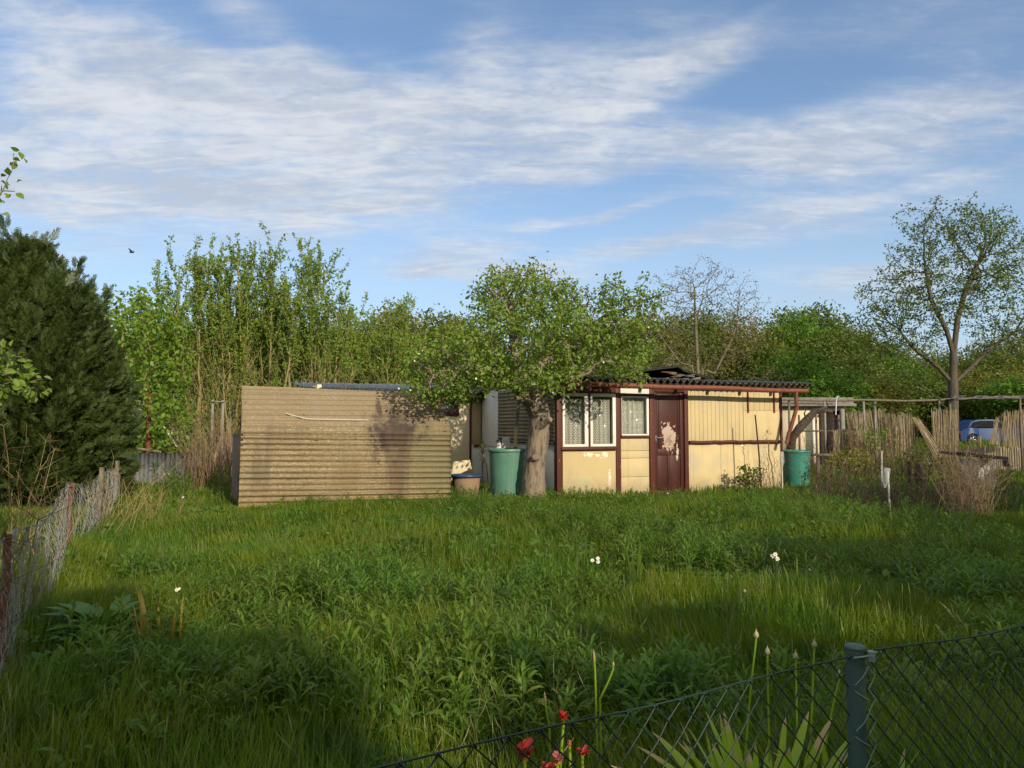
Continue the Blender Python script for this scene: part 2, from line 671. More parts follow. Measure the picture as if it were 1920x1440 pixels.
# ------------------------------------------------------------------ the hut
HA = np.array((0.925, 15.2, 0.0))
HT = math.atan2(0.390, 0.921)
ex, ey = np.array((math.cos(HT), math.sin(HT), 0)), np.array((-math.sin(HT), math.cos(HT), 0))


def HU(px, py, w=0.0):
    """local (u, z) of the hut's upright plane at depth w seen at a point of the photograph"""
    r = np.array(ray(px, py))
    o = np.array((0, 0, CAM_Z))
    pl = HA + ey * w
    t = ((pl - o) @ ey) / (r @ ey)
    q = o + r * t
    return float((q - HA) @ ex), float(q[2])


def HW(u, w, z):
    return HA + ex * u + ey * w + np.array((0, 0, z))


brown = (0.088, 0.025, 0.017)
m_brown = mat('brown_paint', brown, [dict(s=(6, 6, 1.2), lo=0.5, hi=0.75, c=(0.07, 0.018, 0.013)), dict(s=(26, 26, 7), lo=0.67, hi=0.70, c=(0.42, 0.30, 0.24), f=0.8),
                                       dict(s=60.0, lo=0.70, hi=0.74, c=(0.35, 0.22, 0.18), f=0.6)], rough=0.55, bump=((30, 30, 6), 0.35, 0.004))
m_door = mat('door_paint', (0.056, 0.016, 0.012), [dict(s=(5, 5, 1.2), lo=0.5, hi=0.75, c=(0.038, 0.011, 0.009)),
             dict(k='blob', at=(0.40, 0, 1.27), size=(0.32, 9, 0.46), s=8.0, amt=1.9, lo=0.40, hi=0.44, c=(0.46, 0.36, 0.29)),
             dict(k='blob', at=(0.40, 0, 1.18), size=(0.30, 9, 0.36), s=22.0, amt=2.4, lo=0.72, hi=0.76, c=(0.30, 0.22, 0.18)),
             dict(k='blob', at=(0.60, 0, 0.92), size=(0.07, 9, 0.40), s=16.0, amt=1.6, lo=0.55, hi=0.6, c=(0.5, 0.42, 0.36)),
             dict(s=(34, 34, 9), lo=0.70, hi=0.73, c=(0.36, 0.26, 0.22), f=0.7)], rough=0.5, bump=((30, 30, 7), 0.35, 0.004))
yel = (0.51, 0.405, 0.215)
m_yellow = mat('yellow_render', yel, [dict(s=2.2, lo=0.42, hi=0.7, c=(0.50, 0.41, 0.24), f=0.8), dict(k='blob', at=(0.55, 0, 0.35), size=(0.5, 9, 0.45), s=3.0, amt=1.2, lo=0.35, hi=0.9, c=(0.45, 0.46, 0.30), f=0.7),
               dict(k='blob', at=(0.95, 0, 0.92), size=(0.75, 9, 0.13), s=9.0, amt=2.6, lo=0.70, hi=0.75, c=(0.80, 0.73, 0.58)),
               dict(k='blob', at=(1.22, 0, 0.42), size=(0.06, 9, 0.28), s=9.0, amt=1.4, lo=0.35, hi=0.45, c=(0.80, 0.74, 0.6)),
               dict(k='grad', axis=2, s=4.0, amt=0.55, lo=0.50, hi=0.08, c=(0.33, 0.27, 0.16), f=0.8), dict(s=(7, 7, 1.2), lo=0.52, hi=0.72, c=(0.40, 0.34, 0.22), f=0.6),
               dict(s=38.0, lo=0.66, hi=0.72, c=(0.34, 0.27, 0.16), f=0.55)], rough=0.9, bump=(40.0, 0.35, 0.006))
m_yplain = mat('yellow_board', (0.57, 0.455, 0.245), [dict(s=1.6, lo=0.4, hi=0.7, c=(0.47, 0.40, 0.26), f=0.9), dict(s=(11, 11, 0.6), lo=0.5, hi=0.75, c=(0.44, 0.35, 0.20), f=0.7), dict(k='blob', at=(3.2, 0, 0.75), size=(0.7, 9, 0.5), s=2.5, amt=1.2, lo=0.2, hi=0.8, c=(0.42, 0.38, 0.28), f=0.7),
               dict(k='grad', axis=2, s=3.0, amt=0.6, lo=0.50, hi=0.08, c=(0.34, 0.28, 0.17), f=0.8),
               dict(k='blob', at=(3.97, 0, 1.13), size=(0.13, 9, 0.10), s=11.0, amt=1.2, lo=0.45, hi=0.5, c=(0.86, 0.8, 0.68)),
               dict(k='blob', at=(4.72, 0, 1.08), size=(0.08, 9, 0.07), s=14.0, amt=1.2, lo=0.5, hi=0.55, c=(0.86, 0.8, 0.68)),
               dict(s=30.0, lo=0.68, hi=0.74, c=(0.40, 0.30, 0.16), f=0.4)], rough=0.85, bump=((30, 30, 5), 0.25, 0.004))
m_white = mat('white_paint', (0.74, 0.72, 0.66), [dict(s=(20, 20, 6), lo=0.62, hi=0.72, c=(0.40, 0.33, 0.25), f=0.8), dict(s=3.0, lo=0.45, hi=0.7, c=(0.66, 0.62, 0.53), f=0.7)], rough=0.6, bump=((40, 40, 10), 0.25, 0.003))
m_board = mat('grey_white_board', (0.70, 0.69, 0.65), [dict(s=1.5, lo=0.4, hi=0.7, c=(0.58, 0.57, 0.52)), dict(s=(8, 8, 1), lo=0.55, hi=0.8, c=(0.44, 0.43, 0.37), f=0.6)], rough=0.85, bump=(30.0, 0.2))
m_cream = mat('cream_wall', (0.76, 0.66, 0.45), [dict(s=2.0, lo=0.4, hi=0.7, c=(0.68, 0.58, 0.39)), dict(s=30.0, lo=0.62, hi=0.7, c=(0.40, 0.32, 0.2), f=0.5)], rough=0.9, bump=(35.0, 0.3))
m_asb = mat('weathered_asbestos', (0.21, 0.20, 0.18), [dict(s=4.0, lo=0.4, hi=0.7, c=(0.12, 0.115, 0.10)), dict(s=26.0, lo=0.55, hi=0.7, c=(0.20, 0.20, 0.17), f=0.7), dict(s=11.0, lo=0.62, hi=0.7, c=(0.07, 0.075, 0.03))], rough=0.95, bump=(50.0, 0.5))
m_bluegrey = mat('blue_grey_sheet', (0.12, 0.15, 0.19), [dict(s=3.0, lo=0.4, hi=0.7, c=(0.075, 0.09, 0.11)), dict(s=14.0, lo=0.6, hi=0.7, c=(0.07, 0.08, 0.08))], rough=0.6)
m_gutter = mat('red_brown_plastic', (0.19, 0.065, 0.038), [dict(s=6.0, lo=0.45, hi=0.7, c=(0.13, 0.045, 0.03)), dict(s=(8, 8, 8), lo=0.62, hi=0.7, c=(0.12, 0.05, 0.035), f=0.7)], rough=0.45)
m_tar = mat('tar_felt', (0.022, 0.020, 0.020), [dict(s=8.0, lo=0.5, hi=0.7, c=(0.04, 0.035, 0.032))], rough=0.9, bump=(20.0, 0.6))
m_tile = mat('broken_tile', (0.20, 0.085, 0.05), [dict(s=7.0, lo=0.45, hi=0.65, c=(0.12, 0.10, 0.09))], rough=0.9, bump=(20.0, 0.6))
m_dark = mat('dark_wood', (0.045, 0.026, 0.018), [dict(s=(20, 20, 4), lo=0.5, hi=0.75, c=(0.085, 0.05, 0.035))], rough=0.9, bump=((30, 30, 6), 0.5))
m_metal = mat('dull_metal', (0.45, 0.44, 0.41), rough=0.35, metallic=0.8)
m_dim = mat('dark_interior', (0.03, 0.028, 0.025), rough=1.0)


def lace(name, cell, kind):
    m = bpy.data.materials.new(name)
    m.use_nodes = True
    t = NT(m.node_tree)
    co = t.n('ShaderNodeTexCoord').outputs['Object']
    if kind == 'hex':
        sp = t.n('ShaderNodeSeparateXYZ')
        t.l(co, sp.inputs[0])
        # hexagonal net: two interleaved lattices of rings
        def lat(ox, oz):
            a = t.math('PINGPONG', t.math('ADD', sp.outputs[0], 50 + ox), cell / 2)
            b = t.math('PINGPONG', t.math('ADD', sp.outputs[2], 50 + oz), cell * 0.866)
            return t.math('SQRT', t.math('ADD', t.math('POWER', a, 2.0), t.math('POWER', b, 2.0)))
        d = t.math('MINIMUM', lat(0, 0), lat(cell / 2, cell * 0.866))
        hole = t.mapr(d, cell * 0.42, cell * 0.34)
        dot = t.mapr(d, cell * 0.13, cell * 0.09)
        hole = t.math('SUBTRACT', hole, dot, clamp=True)
    else:
        br = t.n('ShaderNodeTexBrick')
        br.inputs['Scale'].default_value = 1.0
        br.inputs['Brick Width'].default_value = cell * 1.6
        br.inputs['Row Height'].default_value = cell * 0.62
        br.inputs['Mortar Size'].default_value = cell * 0.17
        mp = t.mapping(co, rot=(R(90), 0, 0))
        t.l(mp, br.inputs['Vector'])
        hole = t.math('SUBTRACT', 1.0, br.outputs['Fac'])
        hole = t.math('MULTIPLY', hole, t.mapr(t.noise(co, 24.0, 2), 0.35, 0.5))
    p = t.n('ShaderNodeBsdfPrincipled')
    p.inputs['Base Color'].default_value = (0.52, 0.53, 0.45, 1)
    p.inputs['Roughness'].default_value = 0.9
    tr = t.n('ShaderNodeBsdfTransparent')
    mx = t.n('ShaderNodeMixShader')
    t.l(t.math('MULTIPLY', hole, 0.62 if kind == 'hex' else 0.75), mx.inputs[0])
    t.l(p.outputs[0], mx.inputs[1])
    t.l(tr.outputs[0], mx.inputs[2])
    o = t.n('ShaderNodeOutputMaterial')
    t.l(mx.outputs[0], o.inputs['Surface'])
    return m


m_lace = lace('lace_curtain', 0.040, 'hex')
m_lace2 = lace('woven_curtain', 0.040, 'brick')
m_glass = bpy.data.materials.new('window_glass')
m_glass.use_nodes = True
t = NT(m_glass.node_tree)
gl = t.n('ShaderNodeBsdfGlossy')
gl.inputs['Roughness'].default_value = 0.04
tr = t.n('ShaderNodeBsdfTransparent')
mx = t.n('ShaderNodeMixShader')
fr = t.n('ShaderNodeLayerWeight')
fr.inputs['Blend'].default_value = 0.5
t.l(t.math('ADD', 0.05, t.math('MULTIPLY', t.math('POWER', fr.outputs['Facing'], 4.0), 0.6)), mx.inputs[0])
t.l(tr.outputs[0], mx.inputs[1])
t.l(gl.outputs[0], mx.inputs[2])
oo = t.n('ShaderNodeOutputMaterial')
t.l(mx.outputs[0], oo.inputs['Surface'])

hut = empty('garden_hut', HA, HT, 'low yellow garden hut with red brown trim, lace curtained windows and wavy roof', 'hut')


def hb(name, mats, *boxes, parent=hut, bevel=0.004):
    mb = MB()
    for b in boxes:
        mb.box(*b)
    return mb.build(name, mats, parent, world=False, bevel=bevel)


def U(px, py=800, w=0.0):
    return HU(px, py, w)[0]


def Z(px, py, w=0.0):
    return HU(px, py, w)[1]


uR = U(1467)
z_top = 2.36
u_post = U(1053)
u_m1, u_m2 = U(1155), U(1164)
u_d1, u_d2 = U(1218), U(1290)
z_sill = Z(1105, 838)
# walls
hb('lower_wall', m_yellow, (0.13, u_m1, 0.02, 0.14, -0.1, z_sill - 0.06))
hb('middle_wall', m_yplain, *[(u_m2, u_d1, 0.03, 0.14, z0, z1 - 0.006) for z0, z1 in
                             ((-0.1, Z(1190, 894)), (Z(1190, 894), Z(1190, 859)), (Z(1190, 859), Z(1190, 845)), (Z(1190, 845), Z(1190, 820)))])
ub = np.linspace(u_d2, U(1396), 15)
z_rail0, z_rail1 = Z(1380, 831), Z(1380, 826)
boards = [(a, b - 0.006, 0.04, 0.14, z_rail1 - 0.02, z_top) for a, b in zip(ub[:-1], ub[1:])]
ub2 = np.linspace(U(1396), uR - 0.02, 8)
boards += [(a, b - 0.006, 0.032, 0.14, Z(1430, 770), z_top) for a, b in zip(ub2[:-1], ub2[1:])]
boards += [(U(1396), uR - 0.02, 0.028, 0.14, z_rail1 - 0.02, Z(1430, 770) - 0.004)]
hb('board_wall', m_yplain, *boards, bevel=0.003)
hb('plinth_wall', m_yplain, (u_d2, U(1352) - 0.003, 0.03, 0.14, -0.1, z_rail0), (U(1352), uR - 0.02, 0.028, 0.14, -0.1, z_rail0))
hb('back_wall', m_board, (0.02, uR - 0.03, 4.9, 5.0, -0.1, 2.55))
hb('side_wall', m_yplain, (uR - 0.10, uR - 0.02, 0.14, 4.9, -0.1, 2.4))
# brown trim
hb('corner_post', m_brown, (-0.02, u_post, -0.02, 0.12, -0.1, z_top))
hb('corner_post', m_brown, (uR - 0.05, uR, -0.01, 0.1, -0.1, z_top))
hb('middle_post', m_brown, (u_m1, u_m2, -0.005, 0.12, -0.1, z_top))
hb('header_board', m_brown, (u_post, u_m1, -0.012, 0.12, Z(1105, 737), z_top))
hb('header_board', m_white, (u_m2, u_d1, 0.0, 0.12, Z(1190, 738), z_top))
for u in np.arange(0.2, uR, 0.9):
    hb('rafter_tail', m_dark, (u - 0.04, u + 0.04, -0.26, -0.025, z_top - 0.02, z_top + 0.05))
# log rail
rail = MB()
uu = np.linspace(U(1291), U(1463), 24)
rr_ = np.random.RandomState(4)
rail.tube([(u, -0.03 + rr_.uniform(-.006, .006), (z_rail0 + z_rail1) / 2 + rr_.uniform(-.006, .006)) for u in uu], 0.036, 8)
rail.build('log_rail', m_brown, hut, True, False)
for px in (1404, 1453):
    hb('hanging_bracket', m_gutter, (U(px) - 0.014, U(px) + 0.014, -0.01, 0.026, Z(px, 774), z_top), bevel=0.003)


def window(parent, x0, x1, z0, z1, stiles, curtain, y=0.0, name='window_sash', glass=True, sag=0.05, pale=None):
    l, r, b, tp = stiles
    f = MB()
    f.box(x0, x0 + l, y - 0.02, y + 0.03, z0, z1)
    f.box(x1 - r, x1, y - 0.02, y + 0.03, z0, z1)
    f.box(x0 + l, x1 - r, y - 0.018, y + 0.028, z0, z0 + b)
    f.box(x0 + l, x1 - r, y - 0.018, y + 0.028, z1 - tp, z1)
    fo = f.build(name, pale or m_white, parent, world=False, bevel=0.004)
    if glass:
        MB().box(x0 + l, x1 - r, y + 0.006, y + 0.010, z0 + b, z1 - tp).build('pane', m_glass, fo, world=False)
    if curtain:
        a = np.linspace(x0 + l - 0.01, x1 - r + 0.01, 60)
        zz = np.linspace(z0 + b - 0.01, z1 - tp - sag, 6)
        k = np.random.RandomState(int(x0 * 100) % 99)
        ph = np.cumsum(k.uniform(0.15, 0.9, 60))
        yy = y + 0.10 + 0.022 * np.sin(ph)
        pts = np.stack([np.broadcast_to(a[:, None], (60, 6)), np.broadcast_to(yy[:, None], (60, 6)), np.broadcast_to(zz[None], (60, 6))], -1)
        MB().grid(pts).build('curtain', curtain, fo, True, False)
    return fo


# window one: brown casing, two white casements
w1 = MB()
w1.box(u_post, U(1054.5), -0.01, 0.1, z_sill, Z(1105, 737))
w1.box(U(1102.5), U(1106.5), -0.005, 0.1, z_sill, Z(1105, 737))
w1.box(U(1154), u_m1, -0.01, 0.1, z_sill, Z(1105, 737))
w1.box(u_post - 0.03, u_m1 - 0.002, -0.055, 0.10, z_sill - 0.06, z_sill)
win1 = w1.build('double_window', m_brown, hut, world=False, bevel=0.004)
window(win1, U(1054.5), U(1102.5), z_sill + 0.006, Z(1105, 737.5), (0.05, 0.085, 0.05, 0.065), m_lace)
window(win1, U(1106.5), U(1154), z_sill + 0.006, Z(1105, 737.5), (0.055, 0.075, 0.05, 0.065), m_lace)
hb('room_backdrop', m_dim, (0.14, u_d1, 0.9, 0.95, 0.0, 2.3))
# window two
w2 = MB()
w2.box(u_m2, u_d1, -0.004, 0.1, Z(1190, 743), Z(1190, 738) - 0.003)
w2.box(u_m2, u_d1, -0.03, 0.1, Z(1190, 820.5), Z(1190, 817.5))
w2.box(u_d1 - 0.008, u_d1 - 0.001, -0.003, 0.1, Z(1190, 817.5), Z(1190, 743))
win2 = w2.build('single_window', m_brown, hut, world=False, bevel=0.004)
window(win2, u_m2 + 0.012, U(1216), Z(1190, 817) + 0.004, Z(1190, 743.5) - 0.002, (0.012, 0.055, 0.03, 0.02), m_lace2, sag=0.0)
# door
df = MB()
df.box(u_d1, U(1227), -0.02, 0.12, -0.1, z_top)
df.box(U(1283), u_d2, -0.02, 0.12, -0.1, z_top)
df.box(U(1227), U(1283), -0.02, 0.12, Z(1255, 735), z_top)
df.build('door_frame', m_brown, hut, world=False, bevel=0.005)
du0, du1 = U(1227) + 0.006, U(1283) - 0.006
dz0, dz1 = 0.0, Z(1255, 735) - 0.006
dw = du1 - du0
droot = MB()
pz0, pz1 = Z(1255, 842), Z(1255, 738.5)
lz0, lz1 = 0.12, Z(1255, 853.5)
st = 0.085
# stiles, rails and recessed panels, in the door's own frame (origin at its lower hinge corner)
for b in ((0, st, 0, dz1), (dw - st, dw, 0, dz1)):
    droot.box(b[0], b[1], 0.0, 0.045, b[2], b[3])
for z0, z1 in ((0, lz0), (lz1, pz0), (pz1, dz1)):
    droot.box(st, dw - st, 0.001, 0.044, z0, z1)
droot.box(dw / 2 - 0.03, dw / 2 + 0.03, 0.002, 0.043, lz0, lz1)
droot.box(st, dw - st, 0.016, 0.03, pz0, pz1)
droot.box(st, dw / 2 - 0.03, 0.016, 0.03, lz0, lz1)
droot.box(dw / 2 + 0.03, dw - st, 0.016, 0.03, lz0, lz1)
# moulding round the upper panel
for a in (0.035, ):
    x0, x1, q0_, q1_ = st + a, dw - st - a, pz0 + a, pz1 - a
    droot.box(x0, x0 + .02, 0.004, 0.0155, q0_, q1_).box(x1 - .02, x1, 0.004, 0.0155, q0_, q1_).box(x0 + .02, x1 - .02, 0.004, 0.0155, q0_, q0_ + .02).box(x0 + .02, x1 - .02, 0.004, 0.0155, q1_ - .02, q1_)
door = droot.build('door', m_door, hut, world=False, bevel=0.004)
door.location = (du0, 0.02, 0.0)
hz = Z(1235, 821)
h = MB().tube([(0.045, 0.0, hz), (0.045, -0.05, hz)], 0.011, 8).tube([(0.04, -0.048, hz), (0.16, -0.05, hz + 0.004)], 0.011, 8)
h.box(0.025, 0.068, -0.006, -0.0005, hz - 0.12, hz + 0.05)
h.build('handle', m_metal, door, True, False)
# end wall, facing the apple tree: ribbed sheet above, pale render below, white board behind
m_rib = mat('ochre_ribbed_sheet', (0.30, 0.25, 0.15), [dict(s=3.0, lo=0.4, hi=0.7, c=(0.22, 0.19, 0.12)), dict(s=40.0, lo=0.5, hi=0.7, c=(0.38, 0.32, 0.2), f=0.6)], rough=0.9, bump=(60.0, 0.3))
zz = np.linspace(Z(1030, 828), 2.36, 8 * 20 + 1)
yy = np.array((0.06, 1.2, 2.3, 3.15))
pts = np.stack([np.broadcast_to(-0.035 + 0.018 * np.cos((zz - zz[0]) / 0.082 * 2 * math.pi)[:, None], (len(zz), 4)), np.broadcast_to(yy[None], (len(zz), 4)), np.broadcast_to(zz[:, None], (len(zz), 4))], -1)
MB().slab(pts, (0.008, 0, 0)).build('ribbed_side_sheet', m_rib, hut, True, False)
hb('pale_side_wall', m_board, (0.0, 0.1, 0.125, 4.28, -0.1, Z(1030, 828) - 0.02), (0.0, 0.1, 0.14, 4.28, Z(1030, 828), 2.40))
hb('white_side_board', m_board, (-0.03, -0.002, 3.17, 4.28, 1.02, 2.34))
hb('side_ledge', m_dark, (-0.07, -0.002, 0.14, 3.2, Z(1030, 832) - 0.02, Z(1030, 832) + 0.012))
# roof
pitch_r, amp = 0.165, 0.036
ul, ur_ = -0.16, U(1508, 730)
ua = np.arange(ul, ur_, pitch_r / 10)
wa = np.array((-0.33, 1.0, 2.5, 4.0, 5.3))
rs = math.tan(R(4.2))
ruf = np.random.RandomState(8)
edge = np.repeat(ruf.uniform(-0.02, 0.03, len(ua) // 50 + 2), 50)[:len(ua)]
ZR = 2.485
px_ = np.broadcast_to(ua[:, None], (len(ua), 5))
py_ = np.broadcast_to(wa[None], (len(ua), 5)).copy()
py_[:, 0] += edge
pz_ = ZR + (py_ + 0.33) * rs + amp * np.cos(ua / pitch_r * 2 * math.pi)[:, None] + np.repeat(ruf.uniform(-.006, .006, len(ua) // 50 + 2), 50)[:len(ua), None]
MB().slab(np.stack([px_, py_, pz_], -1), (0, 0, 0.009)).build('wavy_roof', m_asb, hut, True, False)
hb('roof_batten', m_dark, (ul + 0.1, ur_ - 0.1, -0.20, -0.12, ZR - 0.085, ZR - 0.032), (ul + 0.1, ur_ - 0.1, 2.4, 2.48, ZR + 0.12, ZR + 0.2))
g0, g1 = HU(1018, 718, -0.42), HU(1513, 733.5, -0.42)
gu = np.linspace(g0[0], g1[0], 30)
gzz = np.interp(gu, (g0[0], g1[0]), (g0[1], g1[1])) + 0.008 * np.sin(gu * 2.1)
gp = np.stack([gu, np.full(30, -0.42), gzz], -1)
gut = MB().tube(gp, 0.052, 12)
for k in (6, 11, 20, 26):
    gut.tube([gp[k] - (0.025, 0, 0), gp[k] + (0.025, 0, 0)], 0.057, 12)
gut.build('gutter', m_gutter, hut, True, False)
u1, z1 = HU(1493, 737, -0.42)
u2, z2 = HU(1493, 764, -0.38)
u3, z3 = HU(1479, 812, -0.30)
u4, z4 = HU(1476, 832, -0.30)
MB().tube([(u1, -0.42, z1 + .02), (u1 - .01, -0.42, (z1 + z2) / 2 + .05), (u2, -0.40, z2), (u2 - .03, -.38, z2 - .1), (u3 + .02, -0.32, z3 + .06), (u3, -0.30, z3), (u4 - .02, -0.30, z4)], 0.043, 12).build('downpipe', m_gutter, hut, True, False)
MB().tube([HWl for HWl in [(U(1076, 740), -0.02, Z(1076, 736)), (U(1076, 740), -0.2, Z(1076, 736)), (U(1077, 718), -0.44, Z(1077, 716))]], 0.006, 6).build('gutter_hook', m_metal, hut, True, False)
# tarred hump on the roof with broken tiles in its open gable
w_h = 2.6
pk = HU(1272, 689, w_h)
lf = HU(1128, 709, w_h)
rt = HU(1338, 711, w_h)
zb = ZR + (w_h + .3) * rs - 0.03
L_ = [(lf[0], zb + .02), (lf[0] + 1.0, zb + (pk[1] - zb) * .55), (pk[0] - .25, pk[1] - .02), (pk[0], pk[1]), (pk[0] + .25, pk[1] - .08), (rt[0], zb + .02)]
hm = np.array([[(a, w_h + (0.12 * math.sin(i * 2.1)), b + 0.02 * math.sin(i * 3)) for i, (a, b) in enumerate(L_)], [(a, w_h + 1.2, b + .03) for a, b in L_], [(a, w_h + 2.3, b + .02) for a, b in L_]])
MB().slab(hm, (0, 0, 0.05)).build('tarred_hump', m_tar, hut, False, False, bevel=0.01)
bt = MB()
rb = np.random.RandomState(3)
for k in range(34):
    a = rb.uniform(0, 1)
    u = pk[0] - 0.5 + a * (rt[0] - pk[0] + 0.45)
    top = np.interp(u, [q[0] for q in L_], [q[1] for q in L_]) - 0.03
    z = rb.uniform(zb, max(zb + .02, top - .03))
    bt.bar((u - .11, w_h + .05 + rb.uniform(-.08, .1), z), (u + .11, w_h + .05 + rb.uniform(-.08, .1), z + rb.uniform(-.06, .06)), 0.16, 0.025, mi=0 if rb.rand() < .35 else 1)
bt.build('broken_tiles', [m_tile, m_asb], hut, world=False)

# ------------------------------------------------------------------ annex behind the shelter
AX = HW(0, 4.3, 0)
ann = empty('back_annex', AX, HT, 'cream annex with brown strip and blue grey roof behind the shelter', 'shed')
uAl = -4.15


def ab(name, m, *bx, bevel=0.004):
    mb = MB()
    for b in bx:
        mb.box(*b)
    return mb.build(name, m, ann, world=False, bevel=bevel)


def AU(px, py, w=4.3):
    return HU(px, py, w)


ab('wall', m_cream, (uAl, AU(882, 800)[0] - .01, 0.0, 0.12, -.1, 2.35), (uAl, uAl + .1, 0.12, 3.0, -.1, 2.5))
ab('tan_board', mat('tan_board', (0.42, 0.33, 0.18), [dict(s=2.0, lo=.4, hi=.7, c=(0.36, 0.28, 0.15))]), (AU(884, 800)[0], AU(902, 800)[0], 0.0, 0.1, 1.05, 2.34))
ab('pale_lower_wall', m_board, (AU(884, 800)[0], -0.002, 0.01, 0.1, -.1, 1.045))
ab('brown_strip', m_brown, (AU(881, 800)[0] - .012, AU(884, 800)[0] - .002, -0.02, 0.1, -.1, 2.36), (AU(888, 800)[0], AU(901, 800)[0], -0.02, -0.002, 0.98, 1.04))
wz0, wz1 = AU(850, 780)[1], AU(850, 753)[1]
wu0, wu1 = AU(822, 760)[0], AU(860, 760)[0]
wf = ab('small_window', m_brown, (wu0, wu0 + .07, -.03, -.002, wz0, wz1), (wu1 - .07, wu1, -.03, -.002, wz0, wz1), (wu0 + .07, wu1 - .07, -.03, -.002, wz0, wz0 + .06), (wu0 + .07, wu1 - .07, -.03, -.002, wz1 - .05, wz1))
MB().box(wu0 + .07, wu1 - .07, -.012, -.004, wz0 + .06, wz1 - .05).build('pane', mat('grey_pane', (0.16, 0.15, 0.14), rough=0.15, spec=0.6), wf, world=False)
ua = np.arange(uAl - .3, 0.25, 0.0177)
wa = np.array((-.35, 1.0, 2.2, 3.3))
zr = 2.36 + (wa + .35) * math.tan(R(5.5))
pts = np.stack([np.broadcast_to(ua[:, None], (len(ua), 4)), np.broadcast_to(wa[None], (len(ua), 4)), zr[None] + 0.022 * np.cos(ua / .177 * 2 * math.pi)[:, None]], -1)
MB().slab(pts, (0, 0, .008)).build('roof', m_bluegrey, ann, True, False)
ab('fascia', m_dark, (uAl - .2, 0.15, -.26, -.22, 2.20, 2.325))

# ------------------------------------------------------------------ corrugated shelter in front
SH0 = np.array((-4.72, 12.75, 0.0))
SR = np.array((-1.14, 13.85, 0.0))
SA = math.atan2(SR[1] - SH0[1], SR[0] - SH0[0])
shel = empty('corrugated_shelter', SH0, SA, 'long shelter of tan corrugated sheets with dark stains and bent over top', 'shelter')
sc_, ss_ = math.cos(SA), math.sin(SA)


def SL(p):
    """world -> shelter frame"""
    q = np.asarray(p) - SH0
    return np.stack([q[..., 0] * sc_ + q[..., 1] * ss_, -q[..., 0] * ss_ + q[..., 1] * sc_, q[..., 2]], -1)


rowsL = [P(446, 962, 12.75), P(449.5, 880, 12.80), P(452, 806, 12.86), P(452.5, 796, 12.92), P(452.7, 780, 13.1), P(453, 762, 13.35), P(453.3, 745, 13.62), P(453.5, 725, 13.9)]
rowsR = [P(845, 952, 13.85), P(845.5, 880, 13.87), P(845.5, 811, 13.92), P(844, 801, 13.99), P(839, 787, 14.2), P(828, 769, 14.45), P(808, 752, 14.7), P(778, 738, 14.95)]
rowsL, rowsR = SL(np.array(rowsL)), SL(np.array(rowsR))
sl = np.concatenate([[0], np.cumsum(np.linalg.norm(np.diff((rowsL + rowsR) / 2, axis=0), axis=1))])
ns = int(sl[-1] / 0.098 * 10)
sv = np.linspace(0, sl[-1], ns)


def crv(rows):
    return np.stack([np.interp(sv, sl, rows[:, k]) for k in range(3)], -1)


cl_, cr_ = crv(rowsL), crv(rowsR)
nu = 60
fa = np.linspace(0, 1, nu)
S_ = cl_[:, None] * (1 - fa)[None, :, None] + cr_[:, None] * fa[None, :, None]
tv = norm(np.gradient(S_, axis=0))
tu = norm(np.gradient(S_, axis=1))
nn = np.cross(tu, tv)
sg = -1 if nn[ns // 4, nu // 2][1] > 0 else 1
nn = nn * sg
ampv = 0.024 * (1 + 0.15 * np.sin(fa * 9))
rk = np.random.RandomState(31).uniform(.55, 1.25, 80)
rowk = np.interp(sv / 0.098, np.arange(80), rk)
corr = np.cos(sv / 0.098 * 2 * math.pi + .25 * np.sin(sv * 5))[:, None] * ampv[None] * rowk[:, None] * (1 + .12 * np.sin(fa * 17 + 3))[None]
sagm = 0.02 * np.sin(fa * math.pi)[None] * np.sin(sv / sl[-1] * math.pi * 2)[:, None]
S_ = S_ + nn * (corr + sagm)[..., None]
i_b = int(np.searchsorted(sv, sl[2] + 0.03))
